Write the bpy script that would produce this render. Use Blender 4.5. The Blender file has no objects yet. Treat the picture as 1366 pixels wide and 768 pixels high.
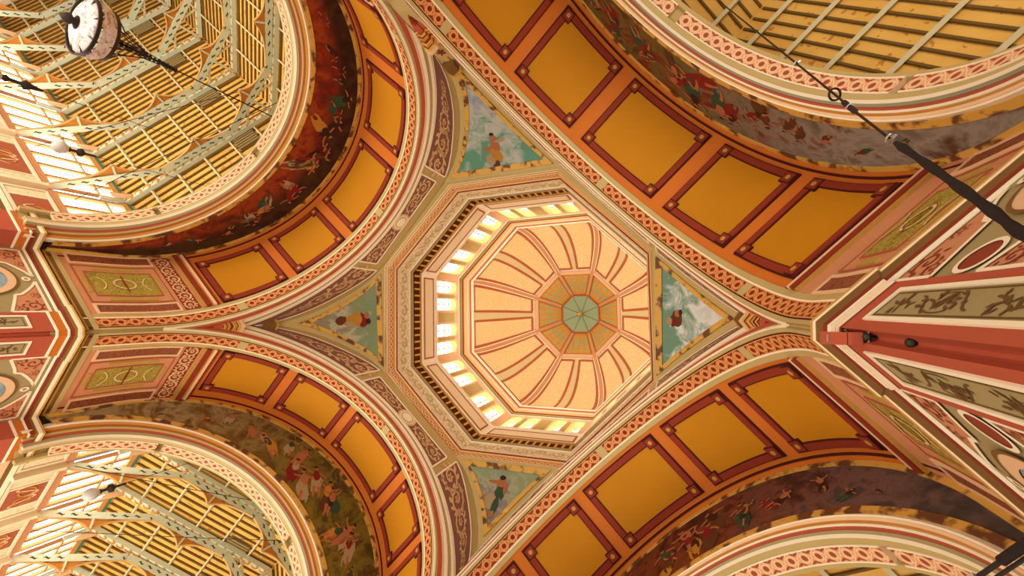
import bpy, math, random
from mathutils import Vector, Matrix
random.seed(7)
sin, cos, pi, sqrt = math.sin, math.cos, math.pi, math.sqrt
rad = math.radians
ZC = 1.6                      # eye height above the hall floor
ZS = 11.97 + ZC               # spring line of the crossing arches
R = 8.90                      # radius of the crossing arches
A = 9.0                       # half side of the crossing
C = bpy.context.scene.collection

# ------------------------------------------------------------------ materials
def lin(c):
    if isinstance(c, str):
        c = c.lstrip('#'); c = [int(c[i:i + 2], 16) / 255 for i in (0, 2, 4)]
    return tuple(x / 12.92 if x <= .04045 else ((x + .055) / 1.055) ** 2.4 for x in c) + (1,)

class N:
    """tiny node-expression helper"""
    def __init__(s, name):
        s.m = bpy.data.materials.new(name); s.m.use_nodes = True
        s.t = s.m.node_tree; s.b = s.t.nodes['Principled BSDF']
    def new(s, t, **k):
        n = s.t.nodes.new(t)
        for a, v in k.items(): setattr(n, a, v)
        return n
    def link(s, a, b): s.t.links.new(a, b)
    def val(s, inp, v):
        if hasattr(v, 'is_output') or isinstance(v, bpy.types.NodeSocket): s.link(v, inp)
        else: inp.default_value = v
    def math(s, op, a, b=0.0, c=None):
        n = s.new('ShaderNodeMath', operation=op); s.val(n.inputs[0], a); s.val(n.inputs[1], b)
        if c is not None: s.val(n.inputs[2], c)
        return n.outputs[0]
    def mix(s, f, a, b):
        n = s.new('ShaderNodeMix', data_type='RGBA'); s.val(n.inputs[0], f); s.val(n.inputs[6], a); s.val(n.inputs[7], b)
        return n.outputs[2]
    def noise(s, vec, scale, detail=4, rough=.55, dist=0.0):
        n = s.new('ShaderNodeTexNoise'); s.link(vec, n.inputs['Vector'])
        n.inputs['Scale'].default_value = scale; n.inputs['Detail'].default_value = detail
        n.inputs['Roughness'].default_value = rough; n.inputs['Distortion'].default_value = dist
        return n.outputs[0]
    def ramp(s, f, stops, interp='LINEAR'):
        n = s.new('ShaderNodeValToRGB'); s.link(f, n.inputs[0]); r = n.color_ramp; r.interpolation = interp
        while len(r.elements) < len(stops): r.elements.new(.5)
        for e, (p, c) in zip(r.elements, stops): e.position = p; e.color = lin(c)
        return n.outputs[0]
    def obj(s): return s.new('ShaderNodeNewGeometry').outputs['Position']
    def uv(s):
        n = s.new('ShaderNodeSeparateXYZ'); s.link(s.new('ShaderNodeUVMap', uv_map='UVMap').outputs[0], n.inputs[0])
        return n.outputs[0], n.outputs[1]
    def uvv(s): return s.new('ShaderNodeUVMap', uv_map='UVMap').outputs[0]
    def out(s, col, rough=.75, metal=0.0, bump=None, bs=.2):
        s.val(s.b.inputs['Base Color'], col); s.b.inputs['Roughness'].default_value = rough; s.b.inputs['Metallic'].default_value = metal
        s.b.inputs['Specular IOR Level'].default_value = .25
        if bump is not None:
            n = s.new('ShaderNodeBump'); n.inputs['Strength'].default_value = bs; n.inputs['Distance'].default_value = .05
            s.link(bump, n.inputs['Height']); s.link(n.outputs[0], s.b.inputs['Normal'])
        return s.m

def paint(name, c, var=.12, scale=1.6, rough=.75, metal=0.0):
    """painted plaster / timber with slight mottling"""
    n = N(name); l = lin(c); p = n.obj()
    f = n.noise(p, scale, 5, .6)
    lo = tuple(x * (1 - var) for x in l[:3]) + (1,); hi = tuple(min(1, x * (1 + var)) for x in l[:3]) + (1,)
    return n.out(n.mix(f, lo, hi), rough, metal)

def lattice(name, strand, ground, dot):
    """guilloche: circles linked by crossing straps; u in circle widths, v 0..1"""
    n = N(name); u, v = n.uv()
    x = n.math('SUBTRACT', n.math('FRACT', u), .5); y = n.math('SUBTRACT', v, .5)
    ax = n.math('ABSOLUTE', x); ay = n.math('ABSOLUTE', y)
    r = n.math('SQRT', n.math('ADD', n.math('MULTIPLY', x, x), n.math('MULTIPLY', y, y)))
    ring = n.math('LESS_THAN', n.math('ABSOLUTE', n.math('SUBTRACT', r, .27)), .05)
    dotm = n.math('LESS_THAN', r, .18)
    diag = n.math('LESS_THAN', n.math('ABSOLUTE', n.math('SUBTRACT', ay, n.math('SUBTRACT', .52, ax))), .05)
    bord = n.math('GREATER_THAN', ay, .44)
    st = n.math('MAXIMUM', n.math('MAXIMUM', ring, diag), bord)
    tri = n.math('LESS_THAN', n.math('ABSOLUTE', n.math('SUBTRACT', n.math('ADD', ay, n.math('MULTIPLY', ax, .55)), .56)), .07)
    tri = n.math('MULTIPLY', tri, n.math('GREATER_THAN', r, .34))
    col = n.mix(n.math('MAXIMUM', dotm, tri), lin(ground), lin(dot)); col = n.mix(st, col, lin(strand))
    return n.out(col, .7)

def blotch(name, a, b, su=2.2, thr=.5):
    """gilt bead frame; gold-leaf sheen painted in as dark and light blotches"""
    n = N(name); f = n.noise(n.obj(), su, 3, .5)
    return n.out(n.ramp(f, [(thr - .16, b), (thr - .06, a), (thr + .12, a), (thr + .2, '#e2b45c')]), .55, .0)

def foliage(name, bg, fg, scale=2.2, thr=.05):
    """dense arabesque lines from warped noise contours"""
    n = N(name); f = n.noise(n.obj(), scale, 1.5, .5, 1.4)
    band = n.math('FRACT', n.math('MULTIPLY', f, 9.0))
    k = n.math('LESS_THAN', n.math('ABSOLUTE', n.math('SUBTRACT', band, .5)), .5 * thr * 10)
    return n.out(n.mix(n.math('MULTIPLY', k, .75), lin(bg), lin(fg)), .75)

def mural(name, stops, scale=.45, dist=1.2, seed=0.0, other=None, axis=0, lo=.3, hi=.5):
    n = N(name); mp = n.new('ShaderNodeMapping'); n.link(n.obj(), mp.inputs[0]); mp.inputs['Location'].default_value = (seed, seed * 1.7, -seed)
    f = n.noise(mp.outputs[0], scale, 8, .62, dist); g = n.noise(mp.outputs[0], scale * 4, 6, .6, .5)
    f = n.math('ADD', n.math('MULTIPLY', f, .72), n.math('MULTIPLY', g, .28)); c = n.ramp(f, stops)
    if other:                                # second passage of the painting, along (axis 0) or across (axis 1) the crescent
        u = n.uv()[axis]; mr = n.new('ShaderNodeMapRange'); mr.clamp = True; n.link(n.math('ADD', u, n.math('MULTIPLY', n.math('SUBTRACT', f, .5), .8)), mr.inputs[0])
        mr.inputs[1].default_value = lo; mr.inputs[2].default_value = hi; c = n.mix(mr.outputs[0], c, n.ramp(f, other))
    return n.out(c, .8)

def sky_panel(name, low, clouds, seed):
    """pendentive painting: green near the drum, clouds toward the point (v runs 0 at drum to 1 at point)"""
    n = N(name); u, v = n.uv(); mp = n.new('ShaderNodeMapping'); n.link(n.obj(), mp.inputs[0]); mp.inputs['Location'].default_value = (seed, seed, seed)
    f = n.noise(mp.outputs[0], .9, 7, .62, .8); t = n.math('ADD', n.math('ADD', n.math('MULTIPLY', v, .55), .10), n.math('MULTIPLY', n.math('SUBTRACT', f, .5), 1.5))
    return n.out(n.ramp(t, [(0.0, low), (.16, low)] + clouds), .8)

def emit(name, c, strength):
    n = N(name); n.b.inputs['Base Color'].default_value = lin(c); n.b.inputs['Emission Color'].default_value = lin(c)
    n.b.inputs['Emission Strength'].default_value = strength; n.b.inputs['Roughness'].default_value = .4
    return n.m

M = {}
M['gold'] = paint('coffer_gold', '#c07c08', .10, .5)
M['orange'] = paint('orange_field', '#cb6d20', .10, .8)
M['maroon'] = paint('maroon_frame', '#8a3018', .15)
M['maroon_dark'] = paint('maroon_dark', '#4a150c', .15)
M['ochre_dk'] = paint('burnt_ochre', '#b06a22')
M['ochre'] = paint('ochre_boss', '#c98a3a')
M['olive'] = paint('olive_band', '#bea468', .08)
M['olive_dark'] = paint('olive_wall', '#a39060', .10)
M['cream'] = paint('cream_band', '#e8d6b4', .06)
M['cream_lt'] = paint('cream_bead', '#f6e6c4', .06)
M['white'] = paint('white_bead', '#f6ecd8', .05)
M['peach'] = paint('peach_band', '#e4ba8c', .08)
M['red'] = paint('red_stripe', '#b9573a', .10)
M['purple'] = paint('purple_ground', '#86584e', .10)
M['scroll'] = paint('scroll_tan', '#dcb078', .12, 4)
M['brown_scroll'] = paint('scroll_brown', '#6a4a26', .12, 4)
M['red_scroll'] = paint('scroll_red', '#8e3c26', .12, 4)
M['pier_red'] = paint('pier_red', '#b4553a', .10, .8)
M['pink'] = paint('pink_panel', '#c9875c', .08)
M['pink_dk'] = paint('rose_line', '#a85a3c', .08)
M['olive_ornament'] = foliage('olive_ornament', '#b09a3c', '#7c6a22', 2.4)
M['brown_ornament'] = foliage('brown_ornament', '#9a5a34', '#6a2e18', 2.8)
M['olive_gold'] = paint('olive_gold', '#b0943c')
M['blue'] = mural('medallion_blue', [(.3, '#6f7f86'), (.5, '#93a6aa'), (.7, '#a9b6b4')], 1.2)
M['gilt'] = blotch('gilt_bead', '#d3a045', '#6a4022', 1.7, .56)
M['gilt_plain'] = paint('gilt_moulding', '#b98a3c', .12, 3, .5)
M['gilt_bright'] = paint('gilt_bright', '#d8a548', .12, 3, .45)
M['brown'] = paint('brown_moulding', '#7a5426', .12)
M['black'] = paint('black_line', '#2a2220', .1)
M['foliage_frieze'] = foliage('foliage_frieze', '#ead8b2', '#d4bd90', 1.5, .035)
M['grey_olive'] = paint('grey_olive', '#8f8768', .1)
M['dentil_red'] = paint('dentil_red', '#5e1a14', .1)
M['peach_dome'] = foliage('peach_dome', '#f6dca4', '#e2ba76', 2.0, .06)
M['dome_cream'] = paint('dome_cream', '#d8c48e', .06)
M['dome_rib'] = paint('dome_rib', '#cf9866', .08)
M['terracotta'] = paint('terracotta_line', '#b2603c', .1)
M['green'] = paint('lantern_green', '#98ab84', .08)
M['green_dk'] = paint('lantern_seam', '#5a6a50', .08)
M['amber'] = paint('amber_baluster', '#cf953c', .1)
M['lattice'] = lattice('guilloche', '#dc9a56', '#b86432', '#7e2212')
M['lattice_pale'] = lattice('guilloche_pale', '#ecc594', '#dd9a6c', '#a04c34')
def boards(name):
    n = N(name); p = n.obj(); f = n.noise(p, .9, 4, .6); k = n.noise(p, 2.6, 2, .5)
    c = n.mix(f, lin('#dca03c'), lin('#f0c268')); m = n.math('GREATER_THAN', k, .66)
    return n.out(n.mix(n.math('MULTIPLY', m, .65), c, lin('#a8662a')), .75)
M['board'] = boards('roof_board')
M['rafter'] = paint('rafter_olive', '#6e5424', .15)
M['purlin'] = paint('purlin_grey', '#cfc49a', .08)
M['truss'] = paint('truss_green', '#cfd8ba', .05)
M['truss_gold'] = paint('truss_gilding', '#c47f2e', .1)
M['bracket'] = paint('bracket_tan', '#c89a58', .1)
M['slot'] = paint('slot_dark', '#3c4634', .1)
M['mullion'] = paint('mullion_tan', '#cf9258', .08)
M['teal'] = paint('teal_band', '#3f8a6c', .08)
M['glass'] = emit('daylit_glass', '#fffaf2', 5.0)
M['dome_glass'] = emit('daylit_dome_glass', '#fffaf4', 3.2)
M['reveal'] = paint('window_reveal', '#f1cd86', .06)
M['iron'] = paint('dark_iron', '#2e2420', .2, 6, .5)
M['fabric'] = paint('dark_sheath', '#2c211c', .35, 9, .9)
M['steel'] = paint('bright_steel', '#c8c4bc', .1, 6, .35, .6)
M['globe'] = paint('opal_globe', '#cdc6bb', .05, 2, .3)
M['crystal'] = mural('crystal_dish', [(.32, '#6b4a3c'), (.44, '#b8a096'), (.52, '#d8ccc4'), (.6, '#c8b4a8'), (.7, '#8a6450')], 2.2)
M['floor'] = paint('floor_boards', '#8f7350', .15)
M['skin'] = paint('mural_skin', '#a8643a', .15, 4)
M['robe_red'] = paint('mural_red', '#7e1c12', .25, 3)
M['robe_green'] = paint('mural_green', '#33492f', .25, 3)
M['robe_brown'] = paint('mural_brown', '#5c3418', .25, 3)
M['robe_white'] = paint('mural_white', '#a58a62', .2, 3)
M['robe_gold'] = paint('mural_gold', '#b67a26', .2, 3)
M['hair'] = paint('mural_hair', '#3a1d10', .2, 3)
M['mural_UL'] = mural('mural_umber', [(.32, '#3a1206'), (.44, '#7a2408'), (.52, '#9a3c10'), (.62, '#5c200a')], .40, 1.4, 3.1, [(.3, '#1c0c05'), (.45, '#3a1a0a'), (.55, '#4a2c0e'), (.68, '#2e1c0c')], 1, .25, .6)
M['mural_LL'] = mural('mural_dusk', [(.32, '#4a3010'), (.44, '#7a5a26'), (.52, '#a08458'), (.6, '#6a4c20')], .38, 1.4, 8.3, [(.3, '#2a1a08'), (.43, '#54400f'), (.52, '#7a661a'), (.6, '#4c3010'), (.7, '#8a7230')], 0, .2, .45)
M['mural_UR'] = mural('mural_sepia', [(.32, '#55483a'), (.44, '#7a6a58'), (.52, '#948676'), (.62, '#5a3a22')], .36, 1.5, 12.9, [(.3, '#2c1e0a'), (.42, '#5a3c12'), (.5, '#6a5a26'), (.57, '#7a2c0c'), (.66, '#3c3018')], 0, .25, .5)
M['mural_LR'] = mural('mural_mauve', [(.32, '#2a1208'), (.44, '#56220c'), (.5, '#7a3812'), (.57, '#4c2a12'), (.66, '#6a3a1c')], .36, 1.5, 21.4, [(.3, '#2e2420'), (.44, '#4a3c34'), (.52, '#6e5046'), (.6, '#4a3a34')], 0, .55, .85)

# ------------------------------------------------------------------ mesh tools
class MB:
    def __init__(s): s.v = []; s.f = []; s.mi = []; s.uv = []; s.mats = []
    def m(s, mat):
        mat = M[mat] if isinstance(mat, str) else mat
        if mat not in s.mats: s.mats.append(mat)
        return s.mats.index(mat)
    def quad(s, pts, mat, uvs=None):
        i = len(s.v); s.v += [Vector(p) for p in pts]; s.f.append(tuple(range(i, i + len(pts)))); s.mi.append(s.m(mat))
        s.uv.append(uvs or [(0, 0)] * len(pts))
    def grid(s, F, us, vs, mat, uvf=None):
        n = len(vs); i0 = len(s.v); k = s.m(mat)
        for u in us:
            for v in vs: s.v.append(Vector(F(u, v)))
        for a in range(len(us) - 1):
            for b in range(n - 1):
                s.f.append((i0 + a * n + b, i0 + (a + 1) * n + b, i0 + (a + 1) * n + b + 1, i0 + a * n + b + 1)); s.mi.append(k)
                q = [(us[a], vs[b]), (us[a + 1], vs[b]), (us[a + 1], vs[b + 1]), (us[a], vs[b + 1])]
                s.uv.append([uvf(*t) for t in q] if uvf else q)
    def slab(s, F, us, vs, o0, o1, mat, uvf=None, back=False):
        s.grid(lambda u, v: F(u, v, o1), us, vs, mat, uvf)
        for u in (us[0], us[-1]): s.grid(lambda o, v: F(u, v, o), [o0, o1], vs, mat)
        for v in (vs[0], vs[-1]): s.grid(lambda u, o: F(u, v, o), us, [o0, o1], mat)
        if back: s.grid(lambda u, v: F(u, v, o0), us, vs, mat, uvf)
    def box(s, c, sx, sy, sz, mat, rot=None):
        rot = rot or Matrix.Identity(3); c = Vector(c)
        P = [c + rot @ Vector((x * sx / 2, y * sy / 2, z * sz / 2)) for x in (-1, 1) for y in (-1, 1) for z in (-1, 1)]
        for q in ((0, 1, 3, 2), (4, 6, 7, 5), (0, 4, 5, 1), (2, 3, 7, 6), (0, 2, 6, 4), (1, 5, 7, 3)): s.quad([P[i] for i in q], mat)
    def bar(s, a, b, w, t, mat, up=(0, 0, 1)):
        a, b = Vector(a), Vector(b); d = b - a; L = d.length
        if L < 1e-6: return
        d /= L; up = Vector(up)
        if abs(d.dot(up)) > .98: up = Vector((1, 0, 0))
        x = d.cross(up).normalized(); z = x.cross(d)
        s.box((a + b) / 2, w, L, t, mat, Matrix((x, d, z)).transposed())
    def tube(s, pts, r, mat, n=8, closed=False):
        pts = [Vector(p) for p in pts]; rs = r if isinstance(r, (list, tuple)) else [r] * len(pts); i0 = len(s.v); k = s.m(mat); m = len(pts)
        for i, p in enumerate(pts):
            d = (pts[(i + 1) % m] - pts[i - 1]) if closed else (pts[min(i + 1, m - 1)] - pts[max(i - 1, 0)])
            d.normalize(); up = Vector((0, 0, 1)) if abs(d.z) < .9 else Vector((1, 0, 0)); x = d.cross(up).normalized(); y = d.cross(x)
            for j in range(n):
                t = 2 * pi * j / n; s.v.append(p + (x * cos(t) + y * sin(t)) * rs[i])
        for i in range(m if closed else m - 1):
            for j in range(n):
                a, b = i0 + i * n, i0 + ((i + 1) % m) * n
                s.f.append((a + j, b + j, b + (j + 1) % n, a + (j + 1) % n)); s.mi.append(k); s.uv.append([(0, 0)] * 4)
        if not closed:
            for a in (i0, i0 + (m - 1) * n): s.f.append(tuple(range(a, a + n))); s.mi.append(k); s.uv.append([(0, 0)] * n)
    def lathe(s, c, prof, mat, n=24, axis=Vector((0, 0, 1))):
        axis = Vector(axis).normalized(); x = axis.orthogonal().normalized(); y = axis.cross(x); c = Vector(c)
        s.grid(lambda i, j: c + (x * cos(2 * pi * i / n) + y * sin(2 * pi * i / n)) * prof[j][0] + axis * prof[j][1], list(range(n + 1)), list(range(len(prof))), mat)
    def strip(s, F, pts, ws, o, mat):
        """flat ribbon along a 2D polyline mapped by F(u,v,o)"""
        L, Rr = [], []
        for i, (x, y) in enumerate(pts):
            a, b = pts[max(i - 1, 0)], pts[min(i + 1, len(pts) - 1)]; dx, dy = b[0] - a[0], b[1] - a[1]; l = math.hypot(dx, dy) or 1
            w = ws[i] / 2; L.append((x - dy / l * w, y + dx / l * w)); Rr.append((x + dy / l * w, y - dx / l * w))
        i0 = len(s.v); k = s.m(mat)
        for p, q in zip(L, Rr): s.v += [Vector(F(p[0], p[1], o)), Vector(F(q[0], q[1], o))]
        for i in range(len(pts) - 1): s.f.append((i0 + 2 * i, i0 + 2 * i + 1, i0 + 2 * i + 3, i0 + 2 * i + 2)); s.mi.append(k); s.uv.append([(0, 0)] * 4)
    def blob(s, F, c, rx, ry, ang, o, mat, n=10, wob=0.0):
        pts = []
        for i in range(n):
            t = 2 * pi * i / n; k = 1 + random.uniform(-wob, wob); x, y = rx * cos(t) * k, ry * sin(t) * k
            pts.append(F(c[0] + x * cos(ang) - y * sin(ang), c[1] + x * sin(ang) + y * cos(ang), o))
        s.quad(pts, mat)
    def build(s, name, parent=None, smooth=False):
        me = bpy.data.meshes.new(name)
        lo = Vector([min(p[i] for p in s.v) for i in range(3)]); hi = Vector([max(p[i] for p in s.v) for i in range(3)]); c = (lo + hi) / 2
        me.from_pydata([p - c for p in s.v], [], s.f)
        for m_ in s.mats: me.materials.append(m_)
        me.polygons.foreach_set('material_index', s.mi)
        ul = me.uv_layers.new(name='UVMap'); flat = [x for f in s.uv for q in f for x in q]; ul.data.foreach_set('uv', flat)
        if smooth: me.polygons.foreach_set('use_smooth', [True] * len(s.f))
        me.validate(); me.update()
        o = bpy.data.objects.new(name, me); C.objects.link(o); o.location = c
        q = parent
        while q is not None: o.location -= q.location; q = q.parent
        if parent: o.parent = parent
        return o

def struct(o): o['kind'] = 'structure'; return o
def tag(o, label, cat, group=None):
    o['label'] = label; o['category'] = cat
    if group: o['group'] = group
    return o
def thing(name, loc, label, cat, group=None):
    o = bpy.data.objects.new(name, None); C.objects.link(o); o.location = Vector(loc); o.empty_display_size = .2
    return tag(o, label, cat, group)
def lin_s(a, b, n): return [a + (b - a) * i / n for i in range(n + 1)]

# ------------------------------------------------------------------ arch frames
ANG = {'UR': .0075, 'LR': pi / 2 + .0075, 'LL': pi - .059, 'UL': -pi / 2 - .059}
ORDER = ['UR', 'LR', 'LL', 'UL']                       # neighbours share a pier: h=+ side of one meets h=- side of the next
WORDS = {'UR': 'upper right', 'LR': 'lower right', 'LL': 'lower left', 'UL': 'upper left'}
FE = {'UR': 5.7, 'LR': 4.95, 'LL': 4.85, 'UL': 5.3}     # depth of each arch soffit
PANEL = {'UR': (1.40, 5.08), 'LR': (1.20, 4.33), 'LL': (1.0, 3.95), 'UL': (1.05, 4.42)}
ROWS = {'UR': [(17.5, 39.7), (44.4, 69.0), (74.6, 105.2), (110.8, 135.0), (139.6, 162.4)],
        'LR': [(25.0, 47.5), (51.4, 73.0), (77.2, 106.0), (110.6, 134.4), (139.0, 162.6)],
        'LL': [(23.2, 45.3), (49.4, 72.3), (76.4, 105.4), (110.0, 129.6), (133.6, 157.0)],
        'UL': [(13.5, 35.0), (40.6, 66.9), (72.3, 103.5), (108.0, 130.4), (134.4, 156.9)]}
def W(s, x, h, z):
    a = ANG[s]; return Vector((x * cos(a) - h * sin(a), x * sin(a) + h * cos(a), z))
def soff(s):
    def F(q, dep, o=0.0):           # q: arc length from the h>0 spring line (negative runs down the pier)
        r = R - o
        if q < 0: return W(s, A + dep, r, ZS + q)
        if q > pi * R: return W(s, A + dep, -r, ZS - (q - pi * R))
        return W(s, A + dep, r * cos(q / R), ZS + r * sin(q / R))
    return F
def face(s):
    def F(t, r, o=0.0):             # polar on the face plane, kept inside the corner line
        return W(s, A - o, max(-A, min(A, r * cos(t))), ZS + r * sin(t))
    return F
def facehz(s):
    return lambda h, z, o=0.0: W(s, A - o, h, z)
def interp(pts, x):
    if x <= pts[0][0]: return pts[0][1]
    for (a, b), (c, d) in zip(pts, pts[1:]):
        if x <= c: return b + (d - b) * (x - a) / (c - a)
    return pts[-1][1]
JOINT = [(0, 12.05), (3.7, 12.05), (5, 11.72), (6, 11.08), (7, 10.15), (7.7, 9.28), (8.2, 8.5), (8.6, 7.65), (8.85, 6.85), (9.0, 5.3)]
PURPLE = [(4.05, 11.62), (4.7, 11.3), (5.5, 10.7), (6.3, 9.95), (7.0, 9.2), (7.6, 8.45), (8.2, 7.45), (8.6, 6.55), (8.85, 5.7), (8.98, 4.9)]

# ------------------------------------------------------------------ ornament
def scroll(mb, F, L, Wd, mat, o, n, taper=lambda t: 1.0, flip=1, mirror=False):
    """row of spiral tendrils with leaves in a box 0..L by 0..Wd (taper scales the width along it)"""
    for i in range(n):
        t = (i + .5) / n; k = taper(t); cx, cy = L * t, Wd * .5; r0 = min(Wd * .43 * k, L / n * .5); d = flip * (1 if i % 2 == 0 else -1)
        pts, ws = [], []
        for j in range(34):
            f = j / 33; th = -pi * .9 * d + d * f * 4.4 * pi * .72; r = r0 * (1 - f) ** .8 + .03 * r0
            pts.append((cx + r * cos(th), cy + r * sin(th))); ws.append(r0 * .22 * (1 - .45 * f))
        mb.strip(F, pts, ws, o, mat)
        for j in range(9):
            th = 2 * pi * j / 9 + .2; rr_ = r0 * .80; mb.blob(F, (cx + rr_ * cos(th) * 1.12, cy + rr_ * sin(th) * 1.12), r0 * .27, r0 * .13, th + .8 * d, o, mat, 8, .25)
        for j in range(5):
            th = 2 * pi * j / 5; mb.blob(F, (cx + r0 * .17 * cos(th), cy + r0 * .17 * sin(th)), r0 * .13, r0 * .08, th, o, mat, 7, .1)
        if i < n - 1:
            x2 = L * (i + 1.5) / n; k2 = taper((i + 1.5) / n); pts = [(cx + (x2 - cx) * f, cy + d * Wd * .36 * k * cos(pi * f) * (-1)) for f in lin_s(0, 1, 10)]
            mb.strip(F, pts, [Wd * .06 * k] * len(pts), o, mat)
            for sy in (-1, 1): mb.blob(F, ((cx + x2) / 2, cy + sy * Wd * .33 * k), Wd * .13 * k, Wd * .06 * k, .6 * sy, o, mat, 8, .2)

def rect_frame(mb, F, u0, u1, v0, v1, w, o0, o1, mat, nu=8, nv=4, wu=None):
    wu = wu or w
    mb.slab(F, lin_s(u0, u1, nu), [v0, v0 + w], o0, o1, mat); mb.slab(F, lin_s(u0, u1, nu), [v1 - w, v1], o0, o1, mat)
    mb.slab(F, [u0, u0 + wu], lin_s(v0 + w, v1 - w, nv), o0, o1, mat); mb.slab(F, [u1 - wu, u1], lin_s(v0 + w, v1 - w, nv), o0, o1, mat)

def figure(mb, F, c, sc, ang, o, palette):
    """one small robed mural figure seen head-up along ang"""
    d = (cos(ang), sin(ang)); nrm = (-d[1], d[0]); P = lambda a, b: (c[0] + (d[0] * a + nrm[0] * b) * sc, c[1] + (d[1] * a + nrm[1] * b) * sc)
    robe = random.choice(palette)
    mb.blob(F, P(-.25, random.uniform(-.15, .15)), .55 * sc, .30 * sc, ang + random.uniform(-.3, .3), o, robe, 12, .22)
    mb.blob(F, P(.22, 0), .30 * sc, .19 * sc, ang, o + .004, random.choice(palette + ['skin']), 10, .12)
    mb.blob(F, P(.62, random.uniform(-.05, .05)), .11 * sc, .095 * sc, ang, o + .008, 'skin', 9, .05)
    mb.blob(F, P(.70, 0), .07 * sc, .10 * sc, ang, o + .011, 'hair', 8, .1)
    for sg in (-1, 1):
        e = random.uniform(-.2, .5); mb.strip(F, [P(.36, .14 * sg), P(.30 + e * .4, .36 * sg), P(.25 + e, .48 * sg)], [.10 * sc, .09 * sc, .06 * sc], o + .009, 'skin')
        mb.strip(F, [P(-.4, .1 * sg), P(-.75, .16 * sg), P(-.98, .12 * sg)], [.16 * sc, .11 * sc, .06 * sc], o + .006, random.choice(['skin', robe]))

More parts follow.
